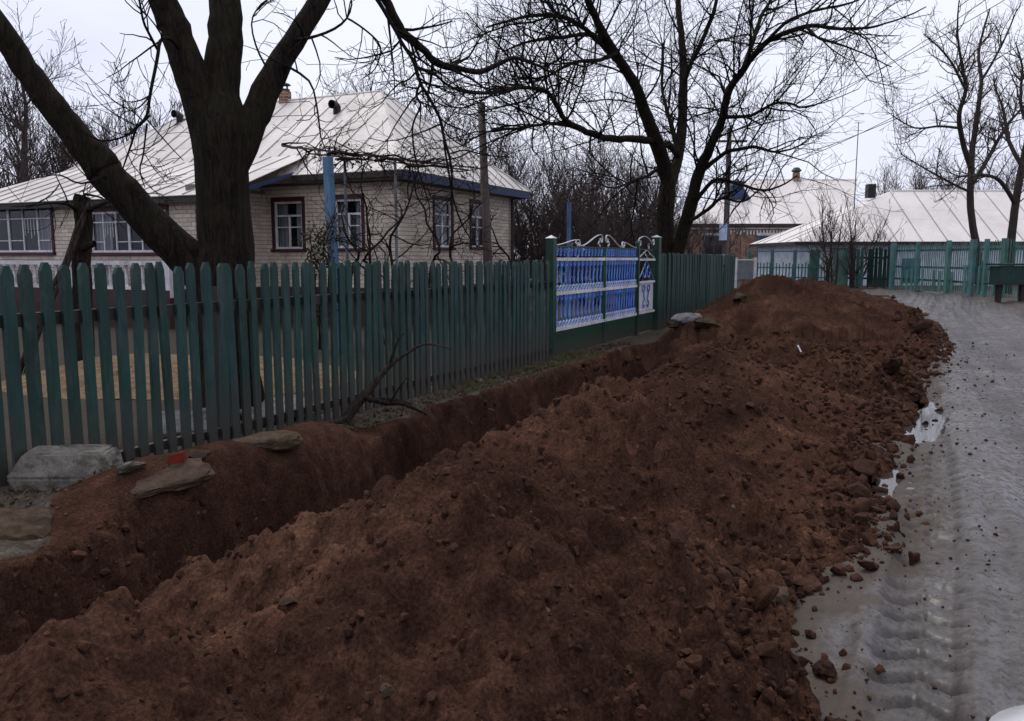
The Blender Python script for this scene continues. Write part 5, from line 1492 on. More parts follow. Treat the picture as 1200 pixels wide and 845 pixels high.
for pts in ([(1180, 345, 0, 8), (1184, 290, 0, 6.5), (1188, 255, 0, 6), (1194, 215, 0, 5.6), (1203, 170, .2, 5), (1212, 120, .4, 4), (1225, 60, .7, 2.8), (1232, 0, 1, 1.5)],
            [(1190, 240, 0, 3.6), (1172, 212, -.6, 3), (1150, 205, -1.1, 2.2), (1120, 208, -1.6, 1.2)],
            [(1198, 195, 0, 3.5), (1182, 165, .5, 2.8), (1176, 130, 1, 2.0), (1165, 100, 1.4, 1.0)],
            [(1206, 150, .3, 3), (1196, 120, .9, 2.4), (1198, 80, 1.3, 1.6), (1190, 50, 1.6, .8)]):
    P, R = px_limb([(x, y, dy, r * .75) for x, y, dy, r in pts], Y4); T4.limb(P, R, 8, start=.25)
T4.build('roadside_tree', far_p(1180, Y4), 'bare tree leaning right at the right edge of the picture', FARM, 'roadside trees on the right')
place('young', far_p(975, 43.5), .4, 1.0, 'young_tree', 'young many-stemmed bare tree in front of the pale blue roof', FARM, 'young trees behind the low fence')
place('young', far_p(1003, 44.0), 2.4, .92, 'young_tree', 'slimmer young bare tree beside the green cabinet', FARM, 'young trees behind the low fence')
for i, (k, px, Y, sc, lab) in enumerate((('thick1', 1060, 66, 1.55, 'bare tree above the ridge of the pale blue house, leftmost'), ('thick2', 1100, 70, 1.5, 'bare tree behind the ridge of the pale blue house, second from left'),
    ('thick3', 1150, 64, 1.75, 'wide bare tree behind the pale blue house near the dark forked trunk'), ('thick1', 1195, 66, 1.6, 'bare tree behind the pale blue house at the right edge'), ('thick3', 800, 75, 1.3, 'bare bush in the distance left of the brick house roof'))):
    place(k, far_p(px, Y), i * 1.9, sc, 'distant_tree', lab, FARM, 'bare trees behind the far houses')
#PART5
# ------------------------------------------------------------------ things in the yard
BP0, BP1 = at(391, 306, 14.6), at(384, 184, 14.6)
d = unit(BP1 - BP0); b0 = BP0 - d * (BP0[2] / d[2]) - AZ * .2
bpst = thing('blue_post', b0, 'leaning blue wooden post of the vine trellis in front of the house windows', 'post')
MB().bar(b0, BP1, .15, .12, dA).build('shaft', MAT['blue_post'], bpst)
MB().bar(BP1 - d * 1.6 + dA * .09, BP1 - d * .1 + dA * .05, .05, .05, dB).build('batten', MAT['blue_post'], bpst)
tr = thing('vine_trellis', at(430, 300, 14.8) * np.array((1, 1, 0)), 'rail of a grape trellis overgrown with bare vines below the house eaves', 'trellis')
RA, RB = at(330, 171, 14.5), at(528, 193, 15.4)
MB().bar(RA, RB, .035, .03).build('rail', MAT['pole_wood'], tr)
MB().bar(RA + dB * .7 - AZ * .05, RB + dB * .7 - AZ * .03, .03, .025).build('rail', MAT['pole_wood'], tr)
for px in (463, 404):
    top = at(px, 188, 15.1)
    MB().tube([top * np.array((1, 1, 0)) - AZ * .2, top], [.035, .03], 6).build('pipe', MAT['grey_panel'], tr)
TV = Tree(61, twig_r=.006, curl=.55, up=-.25, dens=(5.0, 4.0, 3.5), lens=(.75, .45, .2), minr=.0035)
for (x0, y0, x1, y1) in ((384, 178, 525, 190), (395, 184, 470, 186), (330, 172, 400, 180), (440, 186, 560, 200)):
    n = 9; P = [at(x0 + (x1 - x0) * k / n, y0 + (y1 - y0) * k / n + random.uniform(-4, 4), 14.6 + .8 * k / n + random.uniform(-.2, .2)) for k in range(n + 1)]
    TV.limb(P, np.linspace(.028, .012, n + 1), 5, sub=2, start=0, thick=True)
for px, Y, ylow, yup, dx in ((428, 14.8, 330, 190, 6), (470, 15.0, 330, 190, -14), (500, 15.2, 330, 194, 12), (540, 15.4, 330, 215, -16), (410, 14.7, 330, 240, 8), (585, 17, 330, 250, 10), (450, 14.8, 330, 235, -20)):
    n = 8; P = [at(px + dx * math.sin(k * .7) + random.uniform(-4, 4), ylow + (yup - ylow) * k / n, Y + random.uniform(-.25, .25)) for k in range(n + 1)]
    P[0][2] = 0
    TV.limb(P, np.linspace(.030, .010, n + 1), 5, sub=2, start=.3, thick=True, dens=.7, lmul=1.6)
TV.wood.build('vine_stem', MAT['vine'], tr); TV.twigs.build('vine_shoots', MAT['vine'], tr)
def leaf_cloud(name, mat, parent, centers, size, n_each, spread, seed):
    r = np.random.default_rng(seed); V = []; Q = []
    C = np.repeat(np.array(centers), n_each, axis=0); C = C + r.normal(0, 1, C.shape) * spread
    m = len(C); a = r.normal(0, 1, (m, 3)); a /= np.linalg.norm(a, axis=1, keepdims=True); b = np.cross(a, r.normal(0, 1, (m, 3))); b /= np.linalg.norm(b, axis=1, keepdims=True)
    s = size * r.uniform(.5, 1.3, (m, 1))
    V = np.stack([C - a * s, C + b * s * .55 + np.cross(a, b) * s * .2, C + a * s, C - b * s * .55 + np.cross(a, b) * s * .2], axis=1).reshape(-1, 3)
    Q = np.arange(m * 4).reshape(-1, 4)
    return link(name, np_mesh(name, V, Q, False), mat, parent)
dl = leaf_cloud('withered_leaves', MAT['dry_leaf'], tr, [at(x, 182 + (x - 384) * .09 + random.uniform(-4, 12), 14.7 + (x - 384) * .005) for x in range(372, 560, 5)], .035, 7, .14, 3)
tag(dl, kind='stuff')
# shrub with a few dull leaves by the left house window
sh = Tree(71, twig_r=.006, curl=.35, up=.3, dens=(3.0, 3.5, 2.0), lens=(.5, .3, .14), minr=.003)
for k in range(5):
    P = [at(366 + k * 5 + random.uniform(-3, 3), 330, 14.2)]; P[0][2] = 0
    for j in range(1, 6): P.append(at(366 + k * 4 + random.uniform(-8, 8) + (j * 2.4 if k > 2 else -j), 330 - j * (9 + 3 * k) * .9, 14.2 + random.uniform(-.2, .2)))
    sh.limb(P, np.linspace(.018, .006, 6), 5, sub=2, start=.2)
shr = sh.build('leafy_shrub', at(372, 330, 14.2) * np.array((1, 1, 0)), 'small shrub with a few dull leaves under the left house window', (MAT['vine'], MAT['vine']), category='shrub')
tag(leaf_cloud('leaves', MAT['leaf'], shr, [at(random.uniform(360, 388), random.uniform(268, 318), 14.2) for k in range(40)] + [at(382 + k * .8, 275 - k * 1.2, 14.2) for k in range(12)], .04, 7, .09, 4), kind='stuff')
# wooden pole at the house end, blue pole in the thicket
q0, q1 = at(572, 306, 16.5), at(564, 120, 16.5); d = unit(q1 - q0); g0 = q0 - d * (q0[2] / d[2]) - AZ * .3
wp = thing('wooden_pole', g0, 'tall weathered brown wooden pole in front of the house end windows', 'pole')
MB().tube([g0, (g0 + q1) / 2, q1], [.105, .09, .07], 10).build('shaft', MAT['pole_wood'], wp, smooth=True)
MB().tube([q1 - d * .12, q1 + AZ * .9], [.012, .008], 5).build('rod', MAT['dark_metal'], wp)
MB().tube([q1 - d * .25 + dA * .1, q1 - d * .18, q1 - d * .25 - dA * .1], [.018] * 3, 5).build('hook', MAT['dark_metal'], wp)
b1 = at(667, 243, 22.0)
bq = thing('blue_pole', b1 * np.array((1, 1, 0)), 'thin bright blue pole rising behind the left end of the gate', 'pole')
MB().box(b1 * np.array((1, 1, .5)) , (.055, 0, 0), (0, .055, 0), (0, 0, b1[2] / 2 + .1)).build('shaft', MAT['blue_post'], bq)
MB().box(b1 + AZ * .12, (.065, 0, 0), (0, .065, 0), (0, 0, .018)).build('cap', MAT['blue_post'], bq)
# sawn-off trunk by the veranda with sticks propped against it
TS = Tree(81, twig_r=.007, curl=.4, up=.2, dens=(2.0, 3.5, 3.0), lens=(.6, .3, .15))
YS = 11.5
P, R = px_limb([(96, 420, 0, 13), (96, 350, 0, 11), (96, 300, 0, 10), (98, 265, 0, 9.5), (97, 245, 0, 10), (96, 231, 0, 8.5)], YS); P[0][2] = -.1
TS.limb(P, R, 14, sub=4, start=.8, dens=.8)
for pts in ([(98, 290, -.1, 4.5), (108, 286, -.25, 4), (111, 284, -.3, 3)], [(97, 250, 0, 4), (110, 243, -.2, 3), (128, 236, -.5, 2), (150, 234, -.8, 1.2)]):
    P, R = px_limb(pts, YS); TS.limb(P, R, 7, sub=3, start=.5)
for pts in ([(92, 250, 0, 2.2), (80, 240, -.3, 1.8), (60, 238, -.6, 1.3), (30, 243, -.8, .8)], [(92, 238, 0, 2), (100, 228, -.3, 1.6), (120, 232, -.5, 1.0)]):
    P, R = px_limb(pts, YS); TS.limb(P, R, 5, sub=3, start=.1, thick=False, dens=1.5)
TS.build('sawn_off_trunk', at(96, 410, YS) * np.array((1, 1, 0)), 'sawn-off dark trunk standing between the two wide veranda windows', (MAT['bark_walnut'], MAT['twig_walnut']), category='trunk', jitter=.012)
for i, (x0, x1, lab) in enumerate(((58, 103, 'longer pale stick propped against the sawn-off trunk'), (68, 100, 'shorter stick propped under the longer one against the sawn-off trunk'))):
    a_ = at(x0 - 40, 420, YS - .5); a_[2] = 0.02; b_ = at(x1, 236 if i == 0 else 250, YS - .15)
    n = 6; P = [a_ * (1 - k / n) + b_ * (k / n) + np.array((random.gauss(0, .02), 0, random.gauss(0, .02))) for k in range(n + 1)]
    tag(MB().tube(P, np.linspace(.038, .024, n + 1), 7).build('propped_stick', MAT['deadwood'], None, smooth=True), lab, 'stick', 'sticks propped on the trunk')
# sand heap and grey sheets in the yard, seen between the pickets
def lump(name, c, sx, sy, h, mat, seed, n=40, parent=None):
    g = np.linspace(-1, 1, n); X, Y_ = np.meshgrid(g, g, indexing='ij'); rr = np.sqrt(X ** 2 + Y_ ** 2)
    Z = h * np.clip(1 - rr ** 1.6, -.15, 1) * (1 + .5 * fbm2(X * 2 + seed, Y_ * 2, 3, seed)) + .03 * fbm2(X * 9, Y_ * 9 + seed, 3, seed)
    V = np.stack([c[0] + X * sx, c[1] + Y_ * sy, c[2] + Z], -1).reshape(-1, 3); i = np.arange(n * n).reshape(n, n)
    q = np.stack([i[:-1, :-1], i[1:, :-1], i[1:, 1:], i[:-1, 1:]], -1).reshape(-1, 4)
    return link(name, np_mesh(name, V, q), mat, parent)
tag(lump('sand_heap', (-4.4, 10.8, .0), 2.3, 1.7, .34, MAT['sand'], 5), 'low heap of yellow sand in the yard behind the pickets', 'sand heap', kind='stuff')
SHEETS = [((-2.85, 7.25), 'leftmost pale grey sheet lying in the yard behind the fence'), ((-2.35, 7.9), 'pale grey sheet lying in the yard nearest the big walnut')]
for (c, lab) in SHEETS:
    mb = MB(); mb.box((c[0], c[1], .13), (.30, .16, 0), (-.14, .24, .05), (0, 0, .014))
    tag(mb.build('cement_sheet', MAT['plastic']), lab, 'sheet', 'sheets lying in the yard')

# ------------------------------------------------------------------ loose stones, clods, rubble
def earth_hit(px, py):
    """where a sight line first meets the dug earth or the road"""
    d = ray(px, py); t = np.concatenate([np.arange(.6, 8, .01), np.arange(8, 60, .05)])
    p = np.array((0, 0, EYE)) + d[None, :] * t[:, None]
    u = p[:, 0] * DU[0] + p[:, 1] * DU[1]; v = p[:, 0] * DV[0] + p[:, 1] * DV[1]
    z = np.maximum(earth_z(u[:, None], v[:, None])[:, 0], road_z(u[:, None], v[:, None])[:, 0] * (v > -1.2) - 5 * (v <= -1.2))
    k = np.argmax(p[:, 2] < z)
    return np.array((p[k, 0], p[k, 1], z[k]))
def surf(u, v):
    u = np.asarray(u, float)[:, None]; v = np.asarray(v, float)[:, None]
    e = earth_z(u, v); r = np.where(v > -1.2, road_z(u, v), -9)
    return np.maximum(e, r)[:, 0]
def ico(sub):
    import bmesh
    bm = bmesh.new(); bmesh.ops.create_icosphere(bm, subdivisions=sub, radius=1.0)
    v = np.array([x.co[:] for x in bm.verts]); f = np.array([[q.index for q in t.verts] for t in bm.faces]); bm.free()
    return v, f
ICO1, ICO2, ICO3 = ico(1), ico(2), ico(3)
def rock_verts(base, seed, rough=.35, cuts=7):
    r = np.random.default_rng(seed); v = base * r.uniform(.75, 1.2, 3)
    v *= (1 + rough * fbm3(v * 1.3 + seed * 3.7, 3, seed))[:, None]
    for k in range(cuts):                    # knock flat facets off
        n = unit(r.normal(0, 1, 3)); d = r.uniform(.38, .78); s = v @ n; over = np.maximum(s - d, 0)
        v -= over[:, None] * n[None, :] * .9
    return v * (1 + .16 * fbm3(v * 5 + seed, 3, seed))[:, None]
ROCKS = []
for s in range(10):
    ROCKS.append(np_mesh('stone', rock_verts(ICO3[0], s + 1, .8, 12), ICO3[1], smooth=False))
SLABS = []
for s in range(6):
    b_ = ICO3[0]; b_ = b_ / (np.sum(np.abs(b_) ** 5, axis=1) ** .2)[:, None]; b_ = b_ * (1 + .42 * fbm3(b_ * 1.1 * np.array((1, 1, 0)) + s * 5.1, 3, s))[:, None]
    b_[:, 2] *= (1 + .5 * fbm3(b_ * 1.6 + s, 3, s + 20)); b_ *= (1 + .20 * fbm3(b_ * 5, 3, s))[:, None]
    SLABS.append(np_mesh('slab', b_, ICO3[1], smooth=False))
def stone(name, px, py, wpx, label, category, group=None, mat='stone', flat=.7, ratio=1.0, sink=.25, kind=0, rz=None):
    p = earth_hit(px, py); dist = np.linalg.norm(p - cam_p); s = wpx / 2 * dist / F
    me = (SLABS[kind % len(SLABS)] if flat < .35 else ROCKS[kind % len(ROCKS)]).copy(); me.materials.clear(); me.materials.append(MAT[mat])
    o = bpy.data.objects.new(name, me); COL.objects.link(o)
    o.location = Vector(p) + Vector((0, 0, s * flat * (1 - 2 * sink)))
    o.scale = (s, s * ratio, s * flat); o.rotation_euler = (random.gauss(0, .15), random.gauss(0, .15), random.uniform(0, 6.28) if rz is None else rz)
    return tag(o, label, category, group)
stone('stone', 968, 792, 30, 'single dark round stone lying on the road at the bottom, away from the mound', 'stone', kind=1, flat=.85, sink=.2)
stone('stone', 905, 706, 42, 'pale angular stone at the foot of the mound beside the damp road', 'stone', mat='pale_stone', kind=2, flat=.6)
stone('stone', 1008, 560, 32, 'dark boulder at the mound edge below the puddle', 'stone', kind=3, flat=.9)
stone('stone', 1045, 529, 22, 'small brown stone on the road between the puddles', 'stone', kind=4, flat=.6)
stone('stone', 1004, 581, 34, 'flat brown stone just below the dark boulder at the mound edge', 'stone', kind=5, flat=.55)
stone('stone', 1045, 647, 20, 'small dark clod alone on the road in the middle of the right side', 'stone', kind=6, flat=.6)
stone('stone', 1080, 388, 34, 'large flat stone block jutting from the far toe of the mound onto the road', 'stone', kind=7, flat=.5, rz=.2, sink=.3)
stone('stone', 1048, 440, 30, 'brown lump at the mound toe above the long puddle', 'stone', kind=8, flat=.7)
stone('stone', 1018, 668, 26, 'flattish brown stone at the toe of the mound, right of the pale angular stone', 'stone', kind=0, flat=.6)
stone('stone', 948, 690, 34, 'brown stone touching the right side of the pale angular stone', 'stone', kind=3, flat=.7)
stone('stone', 793, 636, 34, 'rounded brown stone half buried in the slope of the mound', 'stone', kind=9, flat=.8, sink=.4)
stone('stone', 337, 709, 24, 'pale brown pebble on the left slope of the mound', 'stone', mat='pale_stone', kind=1, flat=.6)
stone('stone', 455, 817, 22, 'pale pebble at the bottom of the slope, right one of a pair', 'stone', mat='pale_stone', kind=4)
stone('stone', 433, 824, 26, 'brown pebble at the bottom of the slope, left one of a pair', 'stone', kind=5)
stone('stone', 560, 449, 14, 'white pebble at the foot of the picket fence', 'stone', mat='concrete', kind=2)
stone('stone', 355, 487, 40, 'grey flat stone beside the broken branch at the fence foot', 'stone', mat='pale_stone', kind=7, flat=.5)
stone('stone', 310, 517, 74, 'long flat grey stone at the foot of the fence under the big walnut', 'stone', mat='pale_stone', kind=0, flat=.25, ratio=.5, rz=.3, sink=.66)
stone('stone', 232, 540, 24, 'small tan stone beside the red brick shard', 'stone', mat='pale_stone', kind=3)
stone('stone', 20, 618, 60, 'low grey stone in the gravel below the concrete block', 'stone', mat='pale_stone', kind=5, flat=.3, rz=.2, sink=.62)
lab = 'lump of dark earth lying along the foot of the mound by the road'
rs = np.random.default_rng(5)
cu_ = 2.6 + 11 * rs.random(150) ** 1.5
tvv = toe_v(cu_) + .22 * fbm2(cu_ * 1.6, 5.1 + 0 * cu_, 4, 16)
cv_ = tvv + rs.normal(-.10, .13, 150); cz_ = surf(cu_, cv_)
LUMPS = []
for k in range(8):
    me = np_mesh('earth_lump', rock_verts(ICO3[0], 40 + k, .9, 9), ICO3[1]); me.materials.append(MAT['stone']); LUMPS.append(me)
for u_, v_, z_ in zip(cu_, cv_, cz_):
    s = (.024 + .042 * rs.random() ** 1.5) * (.7 + .06 * u_)
    o = bpy.data.objects.new('earth_lump', LUMPS[rs.integers(8)]); COL.objects.link(o)
    o.location = UV(u_, v_, z_ + s * .3); o.scale = (s * rs.uniform(.8, 1.3), s * rs.uniform(.7, 1.1), s * rs.uniform(.55, .9)); o.rotation_euler = rs.uniform(-3, 3, 3)
    tag(o, lab, 'clod', 'earth lumps along the foot of the mound')
# crumbs too small and many to count
def crumbs(name, n, mat, seed, smin, smax, sampler, power=3.0):
    r = np.random.default_rng(seed); u, v = sampler(r, n)
    z = surf(u, v); s = smin + (smax - smin) * r.random(n) ** power
    s = s * np.clip(.55 + .12 * u, .6, 2.2)
    base = [rock_verts(ICO1[0], 70 + k, .6, 5) for k in range(6)]; V, Q = [], []; nb = len(ICO1[0])
    for k in range(6):
        sel = np.where(np.arange(n) % 6 == k)[0]
        a = r.uniform(0, 6.28, (len(sel), 3)); ca, sa = np.cos(a), np.sin(a)
        Rz = np.zeros((len(sel), 3, 3)); Rz[:, 0, 0] = ca[:, 0]; Rz[:, 0, 1] = -sa[:, 0]; Rz[:, 1, 0] = sa[:, 0]; Rz[:, 1, 1] = ca[:, 0]; Rz[:, 2, 2] = 1
        Rx = np.zeros((len(sel), 3, 3)); Rx[:, 0, 0] = 1; Rx[:, 1, 1] = ca[:, 1]; Rx[:, 1, 2] = -sa[:, 1]; Rx[:, 2, 1] = sa[:, 1]; Rx[:, 2, 2] = ca[:, 1]
        B = np.einsum('nij,njk->nik', Rz, Rx); sc = s[sel][:, None] * r.uniform(.65, 1.25, (len(sel), 3))
        vv = np.einsum('nij,mj->nmi', B, base[k]) * sc[:, None, :]
        X = DU[0] * u[sel] + DV[0] * v[sel]; Y_ = DU[1] * u[sel] + DV[1] * v[sel]
        vv += np.stack([X, Y_, z[sel] + s[sel] * .25], -1)[:, None, :]
        off = sum(len(x) for x in V)
        V.append(vv.reshape(-1, 3)); Q.append((ICO1[1][None] + (np.arange(len(sel)) * nb)[:, None, None] + off).reshape(-1, 3))
    return tag(link(name, np_mesh(name, np.concatenate(V), np.concatenate(Q), False), mat), kind='stuff')
def on_slope(r, n):
    u = .6 + 14 * r.random(n) ** 1.7; v = crest_v(u) - .9 + (toe_v(u) - crest_v(u) + 1.0) * r.random(n) ** .8
    return u, v
def at_toe(r, n):
    u = 1.5 + 20 * r.random(n) ** 1.6; v = toe_v(u) + .22 * fbm2(u * 1.6, 5.1 + 0 * u, 4, 16) + r.normal(-.12, .17, n)
    return u, v
def on_road(r, n):
    u = 2.0 + 16 * r.random(n) ** 1.5; v = toe_v(u) + .1 + np.abs(r.normal(0, .55, n))
    return u, v
def on_verge(r, n):
    u = 1.6 + 13 * r.random(n) ** 1.5; v = -5.0 + .42 * r.random(n) + .5 * r.random(n) * (u < 2.9); return u, v
crumbs('soil_crumbs', 14000, MAT['clod'], 1, .0035, .030, on_slope, 5.5)
crumbs('slope_clods', 420, MAT['clod'], 12, .012, .040, on_slope, 2.0)
crumbs('toe_crumbs', 3600, MAT['clod'], 2, .005, .042, at_toe, 3.6)
def in_trench(r, n):
    u = 1.5 + 12 * r.random(n) ** 1.4; v = np.interp(u, [1.2, 2.4, 3.0, 3.8, 4.6, 5.4, 6.4, 7.2], [-3.8, -3.9, -4.0, -3.87, -3.87, -4.0, -4.2, -4.33]) + .7 * r.random(n); return u, v
crumbs('trench_crumbs', 3500, MAT['clod'], 9, .005, .045, in_trench, 3.2)
crumbs('road_crumbs', 1100, MAT['clod'], 3, .0025, .013, on_road, 4.0)
crumbs('verge_gravel', 1500, MAT['pale_stone'], 4, .004, .026, on_verge, 3.5)
# broken concrete block against the fence
cbp = at(80, 578, 5.05); ub, vb_ = to_uv(cbp); zb0 = earth_at(ub, vb_)
blk = MB(); ex_, ey_ = np.array((.985, .17, 0)), np.array((-.17, .985, 0)); o_ = np.array((cbp[0], cbp[1] + .02, zb0 - .02))
import bmesh as _bm
bmh = _bm.new()
pts = [(-.30, -.17, .02), (.33, -.15, 0), (.36, .17, 0), (-.30, .17, .02), (-.36, -.18, .13), (.32, -.17, .10), (.34, .18, .12), (-.34, .18, .13), (-.265, -.10, .285), (.275, -.09, .275), (.29, .17, .285), (-.27, .17, .29)]
bv = [bmh.verts.new(tuple(o_ + ex_ * p[0] + ey_ * p[1] + AZ * p[2])) for p in [tuple(.88 * c_ for c_ in q_) for q_ in pts]]
for f in ((3, 2, 1, 0), (0, 1, 5, 4), (1, 2, 6, 5), (2, 3, 7, 6), (3, 0, 4, 7), (4, 5, 9, 8), (5, 6, 10, 9), (6, 7, 11, 10), (7, 4, 8, 11), (8, 9, 10, 11)): bmh.faces.new([bv[k] for k in f])
_bm.ops.bevel(bmh, geom=bmh.edges[:], offset=.014, segments=2, affect='EDGES')
_bm.ops.triangulate(bmh, faces=bmh.faces[:]); _bm.ops.subdivide_edges(bmh, edges=bmh.edges[:], cuts=3, use_grid_fill=True)
co = np.array([v.co[:] for v in bmh.verts]); nz = fbm3(co * 14, 3, 3) * .009 + fbm3(co * 45, 2, 4) * .005
rightness = np.clip(((co - o_) @ ex_ - .16) / .14, 0, 1)
bmh.normal_update()
for v, n_, r_ in zip(bmh.verts, nz, rightness): v.co += v.normal * float(n_ * (1 + 2.8 * r_))
me = bpy.data.meshes.new('concrete_block'); bmh.to_mesh(me); bmh.free()
tag(link('concrete_block', me, MAT['concrete']), 'broken pale concrete kerb block lying against the fence at far left', 'block')
fl = stone('flat_slab', 188, 562, 96, 'flat sandy slab lying at the trench edge right of the concrete block', 'slab', mat='slab', kind=6, flat=.16, ratio=.5, rz=.42, sink=.72)
p = earth_hit(207, 543)
mb = MB(); mb.hull8([p + np.array(q) for q in ((-.05, -.03, -.01), (.05, -.02, -.01), (.045, .04, .0), (-.04, .03, 0), (-.035, -.03, .055), (.05, -.02, .075), (.045, .04, .07), (-.03, .03, .05))])
tag(mb.build('brick_shard', MAT['red_shard']), 'bright red brick shard at the foot of the fence', 'brick shard')
stone('stone', 150, 553, 34, 'small mossy stone between the concrete block and the flat slab', 'stone', mat='concrete', kind=8, flat=.5)
# crumpled sack and rubble at the foot of the far fence
p = earth_hit(808, 378)
v, f = ICO3; vv = v * np.array((.26, .15, .085)); vv = vv * (1 + .9 * np.abs(fbm3(vv * 3.2, 3, 9)))[:, None] + .10 * np.stack([fbm3(vv * 7 + k, 2, 5) for k in range(3)], 1)
me = np_mesh('crumpled_sack', vv + p + np.array((0, 0, .07)), f, False)
tag(link('crumpled_sack', me, MAT['plastic']), 'crumpled grey sack at the foot of the dark fence past the gate', 'sack')
for k, (x, y, w, lab_) in enumerate(((792, 384, 26, 'pale stone left of the crumpled sack'), (828, 384, 34, 'brown stone slab right of the crumpled sack'), (868, 352, 22, 'grey stone at the end of the dark picket fence'))):
    stone('stone', x, y, w, lab_, 'stone', mat='pale_stone', kind=k + 2, flat=.5)
p = earth_hit(937, 415)
tag(MB().box(p + AZ * .03, (-.02, .03, .055), (.012, .006, 0), (0, .006, -.003)).build('wood_chip', MAT['white']), 'white splinter lying on the far slope of the mound', 'splinter')
# broken branch leaning on the fence
FB = Tree(91, twig_r=.0055, curl=.3, up=.1, dens=(2.4, 3.5, 3.0), lens=(.40, .2, .1), minr=.0025)
for pts, st in (([(404, 494, -.05, 6.5), (416, 476, -.02, 6), (432, 458, 0, 5), (446, 440, .02, 3.6), (462, 424, .02, 2.6), (480, 412, .02, 1.9), (500, 403, 0, 1.4), (530, 409, -.02, .8)], .3),
                ([(340, 516, -.6, 3.6), (362, 506, -.5, 4), (385, 498, -.4, 3.6), (408, 488, -.3, 2.5)], .5),
                ([(428, 466, -.1, 3.2), (450, 472, -.15, 3.0), (475, 474, -.2, 2.4), (500, 486, -.3, 1.4)], .1),
                ([(432, 470, -.05, 2.6), (455, 468, 0, 2.4), (482, 474, .1, 1.6)], .1)):
    P, R = px_limb(pts, 7.85); FB.limb(P, R, 8, sub=3, start=st, thick=st == .3 or st == .5)
FB.build('broken_branch', at(410, 490, 7.8), 'broken dead branch with twigs leaning against the green pickets', (MAT['deadwood'], MAT['vine']), category='branch')
# grass and dead leaves on the verge
def blades(name, u, v, h, mat, seed):
    r = np.random.default_rng(seed); n = len(u); z = surf(u, v); X = DU[0] * u + DV[0] * v; Y_ = DU[1] * u + DV[1] * v
    B = np.stack([X, Y_, z - .005], -1); th = r.uniform(0, 6.28, n); w = r.uniform(.002, .004, n)
    S = np.stack([np.cos(th) * w, np.sin(th) * w, 0 * w], -1); hh = h * r.uniform(.4, 1.3, n); lean = r.normal(0, .5, (n, 2)) * hh[:, None]
    Mi = B + np.stack([lean[:, 0] * .3, lean[:, 1] * .3, hh * .6], -1); Ti = B + np.stack([lean[:, 0], lean[:, 1], hh], -1)
    V = np.stack([B - S, B + S, Mi + S * .7, Mi - S * .7, Ti], 1).reshape(-1, 3); k = np.arange(n)[:, None] * 5
    Q = np.concatenate([k + np.array([[0, 1, 2, 3]]), k + np.array([[3, 2, 4, 4]])]).reshape(-1, 4)
    tri = np.concatenate([k + np.array([[0, 1, 2]]), k + np.array([[0, 2, 3]]), k + np.array([[3, 2, 4]])])
    return tag(link(name, np_mesh(name, V, tri, False), mat), kind='stuff')
r = np.random.default_rng(8)
n = 9000; gu_ = 7.6 + 5.2 * r.random(n); gv_ = -5.12 + .75 * r.random(n) ** 1.3
keep = fbm2(gu_ * 1.7, gv_ * 2.5, 3, 91) > -.08
blades('verge_grass', gu_[keep], gv_[keep], .055, MAT['grass'], 1)
n = 2600; gu_ = 2.2 + 6 * r.random(n); gv_ = -5.12 + .6 * r.random(n)
keep = fbm2(gu_ * 2.2, gv_ * 3.5, 3, 93) > .12
blades('sparse_grass', gu_[keep], gv_[keep], .05, MAT['grass'], 2)
n = 900; lu = 2.0 + 11 * r.random(n); lv = -5.1 + .65 * r.random(n); lz = surf(lu, lv)
lf_c = np.stack([DU[0] * lu + DV[0] * lv, DU[1] * lu + DV[1] * lv, lz + .012], -1)
tag(leaf_cloud('leaf_litter', MAT['dry_leaf'], None, lf_c, .022, 1, .004, 6), kind='stuff')
n = 5000; bu = 24 + 22 * r.random(n); bv2 = 2.6 + 3.4 * r.random(n)
# ------------------------------------------------------------------ white car beside the camera (only its front corner shows)
CH = math.radians(12); cf = np.array((math.sin(CH), math.cos(CH), 0)); cr = np.array((math.cos(CH), -math.sin(CH), 0))
q = on_ground(1184, 832, .80); car_o = np.array((q[0], q[1], 0)) + cr * .690 + cf * .150
def CP(x, s, z): return car_o + cr * x + cf * s + AZ * z
car = thing('parked_car', CP(0, -2, 0), 'white car whose front corner just shows at the bottom right', 'car')
stn = [0, -.01, -.025, -.05, -.08, -.115, -.15, -.2, -.25, -.3, -.35, -.6, -.95, -1.3, -1.9, -2.6, -3.2, -3.6, -3.8, -3.92, -3.98]
def half_w(s):
    e = min(-s, s + 3.98); e = max(e, 0)
    return .47 + math.sqrt(max(0, .35 ** 2 - (.35 - min(e, .35)) ** 2))
V, Fc = [], []
for s in stn:
    w = half_w(s); front = max(0, 1 - (-s) / .35) if -s < .35 else 0
    hs = .80 - .05 * front ** 2 + min(.10, .05 * max(0, -s - .35)); hc = hs + .07
    zlo = .24 + .06 * front
    for (fx, z) in ((.90, zlo), (1.0, .40), (1.0, .58), (.985, hs - .06), (.95, hs), (.80, hs + .035), (.45, hc), (0, hc + .01), (-.45, hc), (-.80, hs + .035), (-.95, hs), (-.985, hs - .06), (-1, .58), (-1, .40), (-.90, zlo)):
        V.append(CP(fx * w, s, z))
m_ = 15
for i in range(len(stn) - 1):
    for j in range(m_): Fc.append((i * m_ + j, i * m_ + (j + 1) % m_, (i + 1) * m_ + (j + 1) % m_, (i + 1) * m_ + j))
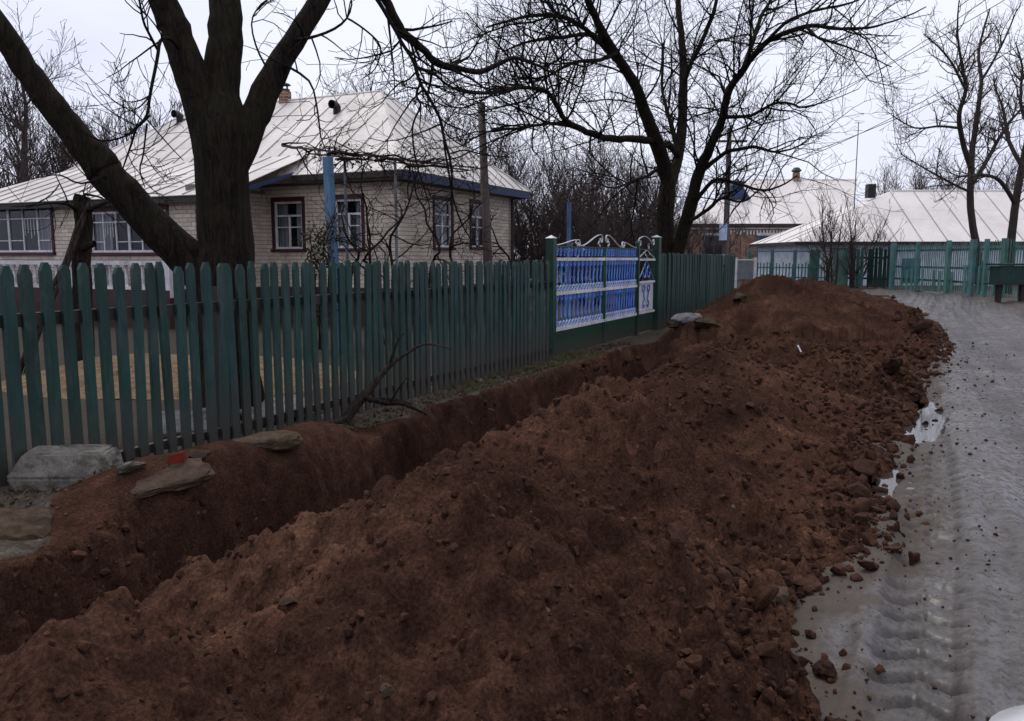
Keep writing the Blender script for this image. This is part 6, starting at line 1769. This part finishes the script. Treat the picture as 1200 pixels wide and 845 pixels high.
Fc.append(tuple(range(m_ - 1, -1, -1))); Fc.append(tuple((len(stn) - 1) * m_ + j for j in range(m_)))
cbm = MB(); cbm.v = [tuple(map(float, p)) for p in V]; cbm.f = Fc; cbm.build('body', MAT['car'], car, smooth=True)
cab_s = [(-.95, .70, .92), (-1.45, .64, 1.28), (-1.75, .60, 1.42), (-2.6, .60, 1.44), (-3.2, .62, 1.36), (-3.7, .70, .98)]
for nm, mat, lo, sc in (('cabin_glass', 'car_glass', None, 1.0), ('roof_panel', 'car', .02, .98)):
    mb = MB(); vv = []
    for s, w, h in (cab_s if lo is None else cab_s[2:5]):
        z0 = .86 if lo is None else h + .001; w0 = .76 if lo is None else w * .97
        for x, z in ((w0, z0), (w * sc, h if lo is None else h + .012), (0, h + (.03 if lo is None else .05)), (-w * sc, h if lo is None else h + .012), (-w0, z0)): vv.append(CP(x, s, z))
    ns = len(vv) // 5; mb.v = [tuple(map(float, p)) for p in vv]
    for i in range(ns - 1):
        for j in range(5): mb.f.append((i * 5 + j, i * 5 + (j + 1) % 5, (i + 1) * 5 + (j + 1) % 5, (i + 1) * 5 + j))
    mb.f += [(4, 3, 2, 1, 0), tuple((ns - 1) * 5 + j for j in range(5))]
    mb.build(nm, MAT[mat], car, smooth=False)
for s in (-.78, -3.15):
    for x in (-.76, .76):
        c = CP(x, s, .31); w = MB()
        prof = [(-.09, .24), (-.10, .29), (-.07, .31), (.07, .31), (.10, .29), (.09, .24)]
        w.tube([c + cr * k for k, _ in prof], [r_ for _, r_ in prof], 24); tyre = w.build('wheel', MAT['rubber'], car, smooth=True)
        MB().tube([c - cr * .095, c + cr * .095], [.20, .20], 18).build('rim', MAT['silver'], tyre)
for x in (-.52, .52):
    MB().box(CP(x, -.07, .62), cr * .14, cf * .07, AZ * .06).build('headlight', MAT['car_glass'], car)
MB().box(CP(0, -.005, .48), cr * .30, cf * .03, AZ * .05).build('grille', MAT['rubber'], car)
for x in (-.86, .86): MB().box(CP(x, -1.25, .98), cr * .09, cf * .05, AZ * .07).build('mirror', MAT['car'], car)
